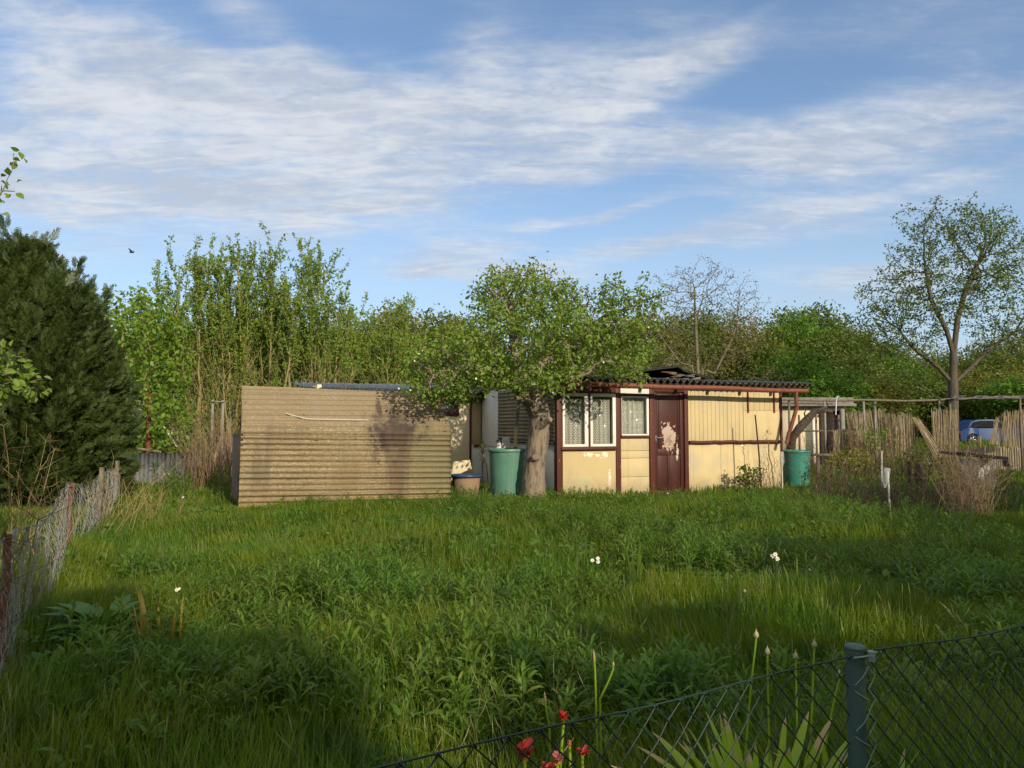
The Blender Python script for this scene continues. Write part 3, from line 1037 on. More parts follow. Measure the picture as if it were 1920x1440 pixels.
m_sheet = mat('tan_corrugated', (0.275, 0.215, 0.128), [
    dict(s=1.8, lo=0.4, hi=0.7, c=(0.20, 0.17, 0.12), f=0.85),
    dict(s=70.0, lo=0.42, hi=0.62, c=(0.38, 0.32, 0.21), f=0.6, d=3),
    dict(s=85.0, lo=0.50, hi=0.60, c=(0.17, 0.125, 0.07), f=0.7, d=2), dict(s=(24, 24, 34), lo=0.47, hi=0.60, c=(0.15, 0.115, 0.07), f=0.6, d=3), dict(s=(17, 17, 26), lo=0.54, hi=0.66, c=(0.44, 0.375, 0.24), f=0.55, d=3),
    dict(s=(3.2, 3.2, 0.35), lo=0.52, hi=0.75, c=(0.165, 0.13, 0.09), f=0.85),
    dict(k='blob', at=(3.35, 0, 1.55), size=(0.22, 99, 0.28), s=(9, 9, 4), amt=1.6, lo=0.35, hi=0.9, c=(0.10, 0.08, 0.06), f=0.7),
    dict(k='blob', at=(3.4, 0, 0.8), size=(0.75, 99, 1.3), s=3.0, amt=0.9, lo=0.1, hi=0.7, c=(0.165, 0.155, 0.085), f=0.65),
    dict(k='blob', at=(1.35, 0, 1.8), size=(0.16, 99, 0.5), s=(7, 7, 1), amt=1.3, lo=0.3, hi=0.9, c=(0.27, 0.24, 0.19), f=0.7),
    dict(k='blob', at=(0.35, 0, 0.75), size=(0.30, 99, 0.6), s=(6, 6, 2), amt=1.5, lo=0.2, hi=0.8, c=(0.14, 0.115, 0.075), f=0.7), dict(k='blob', at=(1.9, 0, 0.6), size=(0.5, 99, 0.7), s=(5, 5, 1), amt=1.6, lo=0.3, hi=0.9, c=(0.19, 0.145, 0.075), f=0.6),  # first patch, low at the left, paints soft tree shade into the colour
    dict(k='grad', axis=2, s=5.0, amt=0.3, lo=1.35, hi=1.75, c=(0.24, 0.195, 0.135), f=0.6), dict(k='line', axis=2, pitch=0.098, o=0.012, lo=0.030, hi=0.046, c=(0.17, 0.115, 0.045), f=0.6),
    dict(k='grad', axis=2, s=5.0, amt=0.3, lo=0.4, hi=0.05, c=(0.33, 0.22, 0.09), f=0.5),
    dict(k='blob', at=(2.9, 0, 1.55), size=(0.95, 99, 0.75), s=(4, 4, 3), amt=2.4, lo=0.35, hi=1.0, c=(0.115, 0.092, 0.070), f=0.65),
    dict(k='blob', at=(2.72, 0, 1.35), size=(0.70, 99, 0.62), s=(6, 6, 2.5), amt=2.2, lo=0.12, hi=0.75, c=(0.060, 0.046, 0.042), f=0.95),
    dict(k='blob', at=(2.75, 0, 0.75), size=(0.42, 99, 1.15), s=(8, 8, 0.6), amt=2.3, lo=0.15, hi=0.8, c=(0.12, 0.085, 0.06), f=0.75),
    dict(k='blob', at=(2.50, 0, 1.85), size=(0.10, 99, 0.32), s=(9, 9, 2), amt=1.3, lo=0.25, hi=0.7, c=(0.08, 0.06, 0.05), f=0.85)], rough=0.92, spec=0.15, bump=(90.0, 0.6, 0.006))
off = -nn.mean((0, 1)) * 0
lo_ = MB().slab(S_[:i_b], -nn[ns // 4, nu // 2] * 0.007)
lo_.build('front_sheet', m_sheet, shel, True, False)
up_s = S_[i_b - 12:] + nn[i_b - 12:] * 0.012
MB().slab(up_s, -nn[-10, nu // 2] * 0.007).build('top_sheet', m_sheet, shel, True, False)
# nails
m_nail = mat('rusty_nail', (0.05, 0.03, 0.02), rough=0.9)
rn = np.random.RandomState(5)
for f in (0.012, 0.285, 0.53, 0.985):
    for k in range(9):
        r_ = int(np.clip((0.05 + k / 9.0 * 0.93 + rn.uniform(-.02, .02)) * (ns - 2), 1, ns - 2))
        c_ = int(round(f * (nu - 1)))
        if rn.rand() < 0.75:
            q = S_[r_, c_]
            nv = nn[r_, c_]
            MB().tube([q - nv * .004, q + nv * (.014 if r_ > i_b - 12 else .006)], 0.010, 8).build('nail', m_nail, shel, True, False)
m_pwood = mat('grey_side_board', (0.22, 0.21, 0.19), [dict(s=(8, 8, 1), lo=0.45, hi=0.7, c=(0.16, 0.15, 0.135))], rough=0.9)
# side board, frame posts and inner dark lining
sb = SL(np.array([P(434, 945, 12.95), P(448, 945, 13.6)]))
x0b, x1b = -0.10, -0.03
bl_, br_ = P(433.5, 945, 14.0), P(455, 945, 14.0)
zt_ = P(440, 812, 14.0)[2]
cn_ = lambda x0, x1, y0, y1, z0, z1: SL(np.array([(x0, y0, z0), (x1, y0, z0), (x1, y1, z0), (x0, y1, z0), (x0, y0, z1), (x1, y0, z1), (x1, y1, z1), (x0, y1, z1)]))
MB().hexa(cn_(bl_[0], br_[0], 14.0, 14.05, -0.05, zt_ - .05)).hexa(cn_(bl_[0] - .01, br_[0], 13.98, 14.07, zt_ - .045, zt_)).build('side_board', m_pwood, shel, world=False, bevel=0.004)
fr_ = MB()
for x in (0.05, 1.3, 2.5, 3.62):
    fr_.box(x, x + .07, 0.08, 0.16, -.05, 1.42)
    fr_.bar((x + .03, 0.12, 1.38), (x + .03, 1.0, 2.02), 0.06)
    fr_.box(x, x + .07, 1.0, 1.08, -.05, 2.0)
fr_.build('timber_frame', m_dark, shel, world=False)
MB().box(0.02, 3.66, 1.15, 1.2, -.05, 1.95).build('rear_wall', m_dark, shel, world=False)


def on_sheet(px, py):
    """nearest point of the sheet to a sight line, plus its normal, in world coordinates"""
    r = np.array(ray(px, py))
    o = SL(np.array((0, 0, CAM_Z)))
    d = SL(np.array((0, 0, CAM_Z)) + r) - o
    d = d / np.linalg.norm(d)
    v = S_.reshape(-1, 3) - o
    k = np.linalg.norm(v - (v @ d)[:, None] * d, axis=1).argmin()
    q, n_ = S_.reshape(-1, 3)[k], nn.reshape(-1, 3)[k]
    w = lambda a: np.array((a[0] * sc_ - a[1] * ss_, a[0] * ss_ + a[1] * sc_, a[2]))
    return SH0 + w(q), w(n_)


pts = []
for px, py in ((534, 780), (556, 785), (577, 790), (610, 790.5), (650, 791), (691, 792)):
    q, n_ = on_sheet(px, py)
    pts.append(q + n_ * 0.045)
rod = MB().tube(pts, 0.008, 8).build('thin_rod', mat('white_plastic', (0.58, 0.56, 0.50), rough=0.5), smooth=True)
tag(rod, 'thin bent white rod lying on the corrugated shelter top', 'rod')
# ------------------------------------------------------------------ trees and bushes
m_bark_apple = mat('apple_bark', (0.25, 0.20, 0.15), [dict(s=(14, 14, 4), lo=0.45, hi=0.65, c=(0.115, 0.09, 0.068)), dict(s=9.0, lo=0.6, hi=0.72, c=(0.22, 0.19, 0.13), f=0.7)], rough=0.95, bump=((26, 26, 8), 1.0, 0.03))
m_bark_grey = mat('grey_bark', (0.105, 0.088, 0.066), [dict(s=(8, 8, 2), lo=0.45, hi=0.7, c=(0.06, 0.05, 0.04))], rough=0.95, bump=((16, 16, 4), 0.8, 0.03))
m_bark_olive = mat('olive_bark', (0.27, 0.225, 0.095), [dict(s=(9, 9, 2), lo=0.45, hi=0.7, c=(0.17, 0.14, 0.07))], rough=0.9)
m_bark_pale = mat('pale_bark', (0.16, 0.135, 0.085), [dict(s=(5, 5, 1.5), lo=0.45, hi=0.7, c=(0.10, 0.085, 0.055))], rough=0.9)
m_twig = mat('dry_twig', (0.16, 0.105, 0.065), [dict(s=6.0, lo=0.4, hi=0.7, c=(0.10, 0.065, 0.042))], rough=0.95)
m_straw = mat('dry_straw', (0.36, 0.25, 0.12), [dict(s=5.0, lo=0.4, hi=0.7, c=(0.26, 0.17, 0.085))], rough=0.9)

l_apple = leafmat('apple_leaf', (0.127, 0.216, 0.024), (0.193, 0.277, 0.037), c3=(0.24, 0.27, 0.12))
l_willow = leafmat('willow_leaf', (0.128, 0.217, 0.022), (0.192, 0.287, 0.035))
l_elder = leafmat('elder_leaf', (0.109, 0.201, 0.018), (0.172, 0.265, 0.028))
l_oak = leafmat('oak_leaf', (0.090, 0.143, 0.022), (0.128, 0.189, 0.030))
l_mid = leafmat('wood_leaf', (0.072, 0.115, 0.014), (0.123, 0.167, 0.021))
l_olive = leafmat('olive_wood_leaf', (0.138, 0.155, 0.025), (0.195, 0.202, 0.037))
l_bright = leafmat('bright_wood_leaf', (0.081, 0.183, 0.014), (0.122, 0.236, 0.021))
l_brown = leafmat('bare_wood_bud', (0.142, 0.141, 0.046), (0.186, 0.186, 0.058))
l_conif = leafmat('conifer_spray', (0.027, 0.050, 0.009), (0.060, 0.088, 0.016), transl=0.15, rough=0.6)
l_conif2 = leafmat('conifer_young_spray', (0.09, 0.12, 0.075), (0.12, 0.15, 0.085), transl=0.2, rough=0.6)
l_pale = leafmat('pale_bud', (0.128, 0.128, 0.056), (0.176, 0.170, 0.083))


def plant(name, base, label, cat, group=None):
    return empty(name, base, 0.0, label, cat, group)


def crown_tree(name, base, trunks, A, step, kill, rtip, rmax, leafm, barkm, per, spread, size, label, cat='tree', tpl=LEAF_SMALL, seed=1, rleaf=None,
               trop=(0, 0, 0.1), group=None, up=0.35, power=2.3, jit=0.18, extra=None, leaf_keep=1.0):
    rng = np.random.RandomState(seed)
    pos, par = colonize(trunks, A, step, kill, trop=trop, seed=seed, jit=jit)
    r, nch = skeleton(pos, par, rtip, power, rmax)
    root = plant(name, base, label, cat, group)
    mb = branch_mesh(pos, par, r)
    if extra:
        extra(mb)
    mb.build('trunk', barkm, root, True)
    lim = rleaf or rtip * 2.2
    sel = np.where((r < lim) & (par >= 0))[0]
    if leaf_keep < 1:
        sel = sel[rng.rand(len(sel)) < leaf_keep]
    d = norm(pos[sel] - pos[par[sel]])
    V, F = leaves_at(rng, pos[sel], d, per, spread, size, tpl, up)
    npmesh('crown', [(V, F)], leafm, root)
    return root, pos, par, r


rng = np.random.RandomState(11)
# --- apple tree in front of the hut
ab0 = G(1001, 925)
ab0 = P(1001, 925, 14.55); ab0[2] = -0.05
d_a = 14.55
tr_pts = [P(1002, 935, d_a), P(1001, 900, d_a), P(1004, 860, d_a), P(1010, 815, d_a + .02), P(1012, 780, d_a), P(1002, 752, d_a - .1), P(985, 735, d_a - .2), P(975, 715, d_a - .2)]
tr_pts[0] = ab0
A = np.concatenate([
    ell(rng, 985, 640, 14.6, 160, 78, 1.7, 700), ell(rng, 865, 690, 14.0, 110, 55, 1.3, 420), ell(rng, 1130, 640, 14.8, 110, 72, 1.3, 400),
    ell(rng, 985, 560, 14.8, 110, 60, 1.1, 240), ell(rng, 1150, 560, 14.8, 50, 45, .6, 70), ell(rng, 1205, 560, 14.8, 42, 26, .5, 60), ell(rng, 845, 650, 14.2, 55, 40, 0.9, 110),
    ell(rng, 990, 715, 13.8, 110, 24, .9, 220), ell(rng, 830, 735, 13.7, 55, 26, .7, 130), ell(rng, 1150, 685, 14.4, 70, 26, 0.9, 130),
    np.linspace(P(1140, 600, 14.8), P(1148, 508, 14.8), 9), np.linspace(P(1170, 610, 14.8), P(1246, 538, 14.7), 14), np.linspace(P(1170, 590, 14.8), P(1214, 522, 14.7), 9),
    np.linspace(P(900, 600, 14.8), P(874, 528, 14.8), 9), np.linspace(P(760, 740, 13.4), P(775, 725, 13.4), 6), ell(rng, 1185, 705, 14.2, 30, 20, .4, 26)])
limbs = [(tr_pts, -1)]
nT = sum(max(1, int(round(np.linalg.norm(np.array(b) - np.array(a)) / 0.16))) for a, b in zip(tr_pts[:-1], tr_pts[1:])) + 1
limbs += [([tr_pts[-2], P(940, 700, 14.3), P(880, 690, 14.0), P(830, 700, 13.8)], nT - 2), ([tr_pts[-1], P(1010, 690, 14.5), P(1060, 665, 14.7), P(1110, 620, 14.8), P(1150, 585, 14.8)], nT - 1),
          ([tr_pts[-1], P(968, 670, 14.5), P(960, 620, 14.8), P(950, 580, 14.9)], nT - 1), ([tr_pts[-3], P(1040, 722, 14.2), P(1090, 705, 14.1)], nT - 4)]
pos, par = colonize(limbs, A, 0.16, 0.20, trop=(0, 0, 0.02), seed=5, jit=0.3)
r, nch = skeleton(pos, par, 0.006, 2.1, 0.19)
apple = plant('apple_tree', ab0, 'old apple tree with thick leaning trunk and blossom, spreading in front of the hut', 'tree')
mb = branch_mesh(pos, par, r)
tb = np.array(tr_pts)
tt = np.linspace(0, 1, 26)
k8 = np.linspace(0, 1, len(tb))
tp = np.stack([np.interp(tt, k8, tb[:, j]) for j in range(3)], -1)
rt_ = np.interp(tt, [0, .08, .25, .5, .68, .74, .8, .9, 1], [.27, .22, .195, .195, .20, .21, .19, .155, .13])
V, F, _ = tube(tp, rt_, 26)
rq = np.random.RandomState(3)
V = V + norm(V - np.repeat(tp, 26, 0)) * (0.018 * np.sin(np.tile(np.arange(26), 26) * 2.9 + np.repeat(np.arange(26), 26) * .55) + rq.uniform(-.010, .010, len(V)))[:, None]
mb.add(V, F)
for q_, dr_, ln, rr0 in ((P(1019, 795, 14.35), (0.5, -0.6, .35), .22, .07), (P(1003, 858, 14.33), (-.2, -1, .1), .06, .07), (P(990, 752, 14.25), (-.8, -.3, .2), .28, .06)):
    dr_ = np.array(dr_) / np.linalg.norm(dr_)
    mb.tube([q_ - dr_ * .15, q_, q_ + dr_ * ln], [rr0 * 1.5, rr0, rr0 * .75], 10)
mb.build('trunk', m_bark_apple, apple, True)
sel = np.where((r < 0.019) & (par >= 0) & (np.arange(len(r)) > nT))[0]
d = norm(pos[sel] - pos[par[sel]])
ks = rng.rand(len(sel)) < .72
V, F = leaves_at(rng, pos[sel][ks], d[ks], 20, 0.078, 0.080, leaf(.56, .14, .12), 0.55)
npmesh('crown', [(V, F)], l_apple, apple)
# blossom
fs = sel[rng.rand(len(sel)) < 0.035]
fl = (np.array([(math.cos(a) * r0, math.sin(a) * r0, z0) for a in np.arange(10) * math.pi / 5 for r0, z0 in [((1.0 if int(round(a / (math.pi / 5))) % 2 == 0 else .45), .25)]] + [(0, 0, 0)]), np.array([(i, (i + 1) % 10, 10) for i in range(10)]))
T = np.repeat(pos[fs], 2, 0) + rng.normal(size=(len(fs) * 2, 3)) * .07 + np.array((0, -.04, .03))
M = frames(rdir(rng, len(T)), np.array(sdir) + rng.normal(size=(len(T), 3)) * .4, 0.024 * rng.uniform(.7, 1.2, len(T)))
m_bloss = leafmat('blossom', (0.78, 0.66, 0.62), (0.85, 0.80, 0.76), transl=0.2)
npmesh('blossom', [scatter(fl[0], fl[1], M, T)], m_bloss, apple)


# --- multi-stemmed willows behind the shelter
def willow(px, d, wid, top, nst, seed, label, tops=None, lean=1.0, density=1.0, rlow=0.048):
    rg = np.random.RandomState(seed)
    c = P(px, 850, d)
    c[2] = 0
    root = plant('willow_bush', c, label, 'willow', 'willow bushes behind the shelter')
    mb = MB()
    LP, LD = [], []
    k = d / F_PX

    def leafy(pl, s0, dens, low=False):
        seg = np.linalg.norm(np.diff(pl, axis=0), axis=1)
        L = np.concatenate([[0], np.cumsum(seg)])
        n = int((L[-1] * (1 - s0)) * dens) + 1
        s = rg.uniform(s0 * L[-1], L[-1], n)
        q = np.stack([np.interp(s, L, pl[:, j]) for j in range(3)], -1)
        LP.append(q)
        LD.append(np.tile(norm(pl[-1] - pl[0]), (n, 1)) + rg.normal(size=(n, 3)) * .5)

    for i in range(nst):
        f = (i + .5) / nst * 2 - 1 + rg.uniform(-.12, .12)
        b = c + np.array((f * wid * k * .35, rg.uniform(-.9, .9), 0))
        tgt = P(px + f * wid + rg.uniform(-14, 14), np.interp(abs(f), [0, .55, 1], [top, top + 25, top + 105]) + abs(rg.normal() * 22), d + rg.uniform(-1.0, 1.2))
        n = 13
        s = np.linspace(0, 1, n)
        mid = b * .5 + tgt * .5 + np.array((f * .32, 0, -.2)) * lean
        pl = ((1 - s)[:, None] ** 2) * b + 2 * (s * (1 - s))[:, None] * mid + (s[:, None] ** 2) * tgt
        pl[1:-1] += rg.normal(size=(n - 2, 3)) * .028
        r0 = rg.uniform(.7, 1.3) * rlow
        mb.tube(pl, np.linspace(r0, .006, n), 6, cap=False)
        leafy(pl, .66, 42 * density)
        H = np.linalg.norm(tgt - b)
        nb = int(H * 4.6)
        for j in range(nb):
            a = rg.uniform(.12, .95)
            p0 = np.array([np.interp(a, s, pl[:, q]) for q in range(3)])
            tdir = norm(pl[min(n - 1, int(a * n) + 1)] - pl[max(0, int(a * n) - 1)])
            out = norm(rg.normal(size=3) * np.array((1, 1, .25)))
            ln = rg.uniform(.55, 1.35) * (1.2 if a < .6 else .75)
            q = np.linspace(0, 1, 6)[:, None]
            d0 = norm(tdir * .75 + out * (.55 if a > .5 else .8))
            br = p0 + d0 * ln * q * .75 + np.array((0, 0, 1.0)) * ln * .60 * q ** 2
            br[1:] += rg.normal(size=(5, 3)) * .02
            mb.tube(br, np.linspace(.010, .004, 6), 4, cap=False)
            leafy(br, .15 if a > .5 else .4, (50 if a > .5 else 8) * density)
            for _ in range(2):
                e = rg.randint(2, 5)
                d2 = norm(d0 + rg.normal(size=3) * .7 + np.array((0, 0, .45)))
                b2 = br[e] + d2 * np.linspace(0, rg.uniform(.25, .6), 4)[:, None]
                mb.tube(b2, np.linspace(.006, .003, 4), 3, cap=False)
                leafy(b2, .2, (42 if a > .5 else 8) * density)
    mb.build('trunk', m_bark_olive, root, True)
    LP, LD = np.concatenate(LP), np.concatenate(LD)
    V, F = leaves_at(rg, LP, LD, 1, .022, .078, LEAF_SMALL, .3)
    npmesh('crown', [(V, F)], l_willow, root)
    return root


willow(375, 21.5, 100, 468, 11, 21, 'yellowish willow bush of upright stems, leftmost behind the shelter')
willow(470, 22.0, 80, 446, 11, 22, 'tallest willow bush, its stems rising behind the middle of the shelter')
willow(590, 22.0, 82, 470, 11, 23, 'willow bush with forked pale stems above the shelter end nearest the apple tree')
willow(730, 24.0, 75, 556, 9, 24, 'low willow bush between the apple tree and the taller willows', density=.9)
willow(430, 24.5, 170, 560, 13, 25, 'shaded lower willow growth behind the tall willow stems', density=1.2)
willow(640, 25.5, 120, 590, 12, 26, 'lower willow growth behind the blue grey roof', density=1.2)


# --- elder bush, bright green, left of the willows
def leaf_bush(name, label, A, base, step, kill, leafm, barkm, per, spread, size, seed, cat='bush', tpl=LEAF_WIDE, rmax=.04, rtip=.005, group=None, up=.45, stems=5):
    rg = np.random.RandomState(seed)
    tr = []
    c = A.mean(0)
    for i in range(stems):
        b = base + np.array((rg.uniform(-.3, .3), rg.uniform(-.3, .3), 0))
        t_ = b + (np.array((c[0], c[1], c[2])) - b) * rg.uniform(.35, .6) + rg.normal(size=3) * np.array((.25, .25, .08)) * np.ptp(A[:, 2]) * .3
        tr.append(([b, (b + t_) / 2 + rg.normal(size=3) * .06, t_], -1))
    return crown_tree(name, base, tr, A, step, kill, rtip, rmax, leafm, barkm, per, spread, size, label, cat, tpl, seed, rleaf=rtip * 2.6, group=group, up=up)


A = np.concatenate([ell(rng, 285, 690, 19.5, 62, 150, 1.2, 620, .2), ell(rng, 255, 610, 19.5, 40, 50, .8, 140), ell(rng, 320, 800, 18.9, 50, 60, .8, 160)])
bb = P(285, 860, 19.5); bb[2] = 0
leaf_bush('elder_bush', 'bright green elder bush rising behind the rusty pole', A, bb, .2, .24, l_elder, m_bark_olive, 10, .12, .125, 31, tpl=leaf(.6, .12, .2))
A = ell(rng, 225, 600, 22.5, 60, 55, 1.2, 260, .2)
bb = P(215, 850, 22.5); bb[2] = 0
leaf_bush('elder_bush', 'fresh green bush top showing just above the dark conifer', A, bb, .25, .3, l_elder, m_bark_olive, 8, .13, .12, 32)

# --- dark conifer on the left
def spray_template(n=9, seed=0):
    rg = np.random.RandomState(seed)
    V, F = [], []
    for i in range(n):
        y = .12 + .88 * i / n
        for s in (-1, 1):
            L = (1 - y * .72) * .42 * rg.uniform(.8, 1.15)
            a = R(rg.uniform(32, 50)) * s
            b = np.array((0, y * .85, rg.uniform(-.02, .02)))
            dv = np.array((math.sin(a), math.cos(a), rg.uniform(-.35, .35)))
            pv = np.array((dv[1], -dv[0], 0)) * .026
            k = len(V)
            V += [b - pv * .6, b + dv * L * .55 - pv, b + dv * L, b + dv * L * .55 + pv, b + pv * .6]
            F += [(k, k + 1, k + 4), (k + 1, k + 3, k + 4), (k + 1, k + 2, k + 3)]
    k = len(V)
    V += [np.array((-.03, 0, 0)), np.array((.03, 0, 0)), np.array((0, 1.05, .0))]
    F += [(k, k + 1, k + 2)]
    return np.array(V), np.array(F)


def conifer(px, d, wid, top, bot, seed, n, label, depth=1.6):
    rg = np.random.RandomState(seed)
    c = P(px, 850, d); c[2] = 0
    root = plant('conifer', c, label, 'conifer', 'dark conifers behind the left fence')
    topz = P(px, top, d)[2]
    k = d / F_PX
    rad = wid * k
    mb = MB().tube([c, c + (0, 0, topz * .5), c + (0, 0, topz)], [.12, .07, .01], 8)
    h = rg.uniform(0, 1, n) ** 1.15
    th = rg.uniform(0, 2 * math.pi, n)
    prof = np.interp(h, [0, .12, .45, .75, .92, 1], [.85, 1, .95, .72, .38, .06])
    lump = 1 + .20 * np.sin(th * 5 + h * 9) + .14 * np.sin(th * 9 - h * 17 + 1) + .09 * np.sin(h * 33 + th * 3)
    rr = rad * prof * lump * rg.uniform(.35, 1.08, n) ** .5
    p = np.stack([c[0] + np.cos(th) * rr, c[1] + np.sin(th) * rr * depth / max(rad, .1) * .8, .1 + h * (topz - .1)], -1)
    out = np.stack([np.cos(th), np.sin(th), 0 * th], -1)
    dv = norm(out * (1.0 - .55 * h)[:, None] + np.array((0, 0, 1.0)) * (.55 + .7 * h)[:, None] + rg.normal(size=(n, 3)) * .38)
    up = out * .3 + rg.normal(size=(n, 3)) * 1.0
    t1, t2 = spray_template(9, 1), spray_template(8, 2)
    hsz = rg.uniform(.20, .40, n)
    m = n // 2
    G_ = [(*scatter(t1[0], t1[1], frames(dv[:m], up[:m], hsz[:m]), p[:m]), 0), (*scatter(t2[0], t2[1], frames(dv[m:], up[m:], hsz[m:]), p[m:]), 0)]
    # side leaders that break the outline
    for j in range(17):
        hq, tq = rg.uniform(.42, .97), rg.uniform(0, 2 * math.pi)
        rq_ = rad * np.interp(hq, [0, .45, .75, .92, 1], [1, .95, .72, .38, .06]) * .85
        b0 = c + np.array((math.cos(tq) * rq_, math.sin(tq) * rq_ * .8, hq * topz - .1))
        axis = norm(np.array((math.cos(tq) * .35, math.sin(tq) * .35, 1.0)) + rg.normal(size=3) * .12)
        ln = rg.uniform(.45, .95)
        m2 = 75
        s2 = rg.uniform(0, 1, m2)
        o2 = norm(rg.normal(size=(m2, 3)) * np.array((1, 1, .3)))
        p2_ = b0 + np.outer(s2 * ln, axis) + o2 * ((1 - s2) * .16)[:, None]
        d2_ = norm(axis * .9 + o2 * (1.0 - .7 * s2)[:, None] + rg.normal(size=(m2, 3)) * .2)
        G_.append((*scatter(t2[0], t2[1], frames(d2_, rg.normal(size=(m2, 3)), rg.uniform(.14, .28, m2)), p2_), 0))
    # loose young shoots at the very top
    q = 26
    pt = c + np.stack([rg.normal(size=q) * .12, rg.normal(size=q) * .1, topz - .35 + rg.uniform(0, .6, q)], -1)
    dd = norm(rg.normal(size=(q, 3)) * .5 + np.array((0, 0, .9)))
    G_.append((*scatter(t1[0], t1[1], frames(dd, rg.normal(size=(q, 3)), rg.uniform(.24, .40, q)), pt), 1))
    mb.build('trunk', m_bark_grey, root, True)
    npmesh('crown', G_, [l_conif, l_conif2], root)


conifer(55, 13.4, 82, 475, 930, 41, 11000, 'tallest dark conifer behind the left fence with loose feathery tip')
conifer(140, 13.8, 64, 590, 930, 42, 9000, 'shorter dark conifer beside the rusty pole, its side facing the shelter')
conifer(-10, 13.0, 80, 480, 930, 43, 6500, 'dark conifer cut off by the edge of the view', 1.3)
conifer(100, 13.2, 76, 540, 930, 44, 7500, 'dark conifer squeezed between the tallest and the shorter one')

# --- big half-leafed tree at the right
d_o = 40.0
ob = P(1788, 850, d_o); ob[2] = 0
trk = [ob, P(1788, 780, d_o), P(1787, 720, d_o), P(1788, 665, d_o), P(1795, 600, d_o)]
A = np.concatenate([ell(rng, 1795, 500, d_o, 120, 105, 2.6, 330, .3), ell(rng, 1690, 570, d_o, 68, 50, 1.8, 190, .3), ell(rng, 1880, 540, d_o, 75, 110, 2.2, 200, .3),
                    ell(rng, 1745, 435, d_o, 45, 35, 1.2, 60), ell(rng, 1805, 428, d_o, 40, 30, 1.2, 60), ell(rng, 1860, 445, d_o, 30, 40, 1.2, 50), ell(rng, 1900, 650, d_o, 60, 40, 1.6, 70),
                    ell(rng, 1650, 595, d_o, 38, 24, 1.2, 70), ell(rng, 1690, 640, d_o, 70, 25, 1.5, 80)])
n0 = lambda pl, st: sum(max(1, int(round(np.linalg.norm(np.array(b) - np.array(a)) / st))) for a, b in zip(pl[:-1], pl[1:])) + 1
kT = n0(trk, .3)
k3 = n0(trk[:4], .3) - 1
k2 = n0(trk[:3], .3) - 1
oak, *_ = crown_tree('broad_tree', ob, [(trk, -1), ([trk[2], P(1760, 690, d_o), P(1715, 655, d_o), P(1690, 625, d_o)], k2), ([trk[2], P(1820, 690, d_o), P(1860, 650, d_o), P(1905, 620, d_o)], k2),
                     ([trk[3], P(1775, 620, d_o), P(1745, 560, d_o), P(1735, 500, d_o)], k3), ([trk[4], P(1810, 545, d_o), P(1835, 490, d_o)], kT - 1), ([trk[1], P(1755, 745, d_o), P(1700, 700, d_o)], n0(trk[:2], .3) - 1)],
                     np.repeat(A, 2, 0) + rng.normal(size=(2 * len(A), 3)) * .5, .3, .34, .013, .25, l_oak, m_bark_grey, 8, .12, .145, 'tall spreading tree with thin young leaves standing beyond the reed screens', tpl=LEAF_SMALL, seed=7, jit=.3, trop=(0, 0, .05), rleaf=.034, power=1.75)

# --- nearly bare pale tree
d_b = 40.0
bb = P(1312, 850, d_b); bb[2] = 0
trk = [bb, P(1312, 760, d_b), P(1308, 690, d_b), P(1304, 600, d_b), P(1302, 540, d_b)]
A = np.concatenate([ell(rng, 1305, 560, d_b, 62, 58, 1.6, 240, .3), ell(rng, 1385, 580, d_b, 30, 40, 1.2, 70), ell(rng, 1250, 610, d_b, 42, 50, 1.2, 90), ell(rng, 1370, 660, d_b, 45, 30, 1.2, 50), ell(rng, 1240, 680, d_b, 25, 40, 1.0, 40)])
kk = n0(trk[:3], .3) - 1
crown_tree('bare_tree', bb, [(trk, -1), ([trk[2], P(1340, 700, d_b), P(1370, 640, d_b), P(1385, 600, d_b)], n0(trk[:2], .3)), ([trk[2], P(1275, 680, d_b), P(1245, 640, d_b)], n0(trk[:2], .3)), ([trk[3], P(1318, 560, d_b)], n0(trk[:4], .3) - 1)],
           np.repeat(A, 3, 0) + rng.normal(size=(3 * len(A), 3)) * .45, .3, .33, .011, .13, l_pale, m_bark_pale, 3, .12, .10, 'nearly bare pale tree with whitish buds rising behind the hut roof', seed=8, jit=.3, trop=(0, 0, .16), rleaf=.02, power=1.7)

# --- tree behind the apple tree
d_c = 34.0
bb = P(990, 850, d_c); bb[2] = 0
trk = [bb, P(985, 740, d_c), P(975, 660, d_c), P(972, 610, d_c)]
A = np.concatenate([ell(rng, 965, 555, d_c, 80, 60, 2.2, 330, .2), ell(rng, 1060, 570, d_c, 65, 42, 1.8, 220, .2), ell(rng, 945, 525, d_c, 50, 30, 1.4, 90), ell(rng, 1010, 520, d_c, 28, 25, 1.2, 60)])
crown_tree('round_tree', bb, [(trk, -1), ([trk[2], P(1010, 640, d_c), P(1050, 600, d_c)], n0(trk[:3], .32) - 1)], A, .32, .4, .014, .2, l_olive, m_bark_grey, 11, .22, .15, 'round olive green tree rising directly behind the apple tree', seed=9, rleaf=.035, power=2.1)

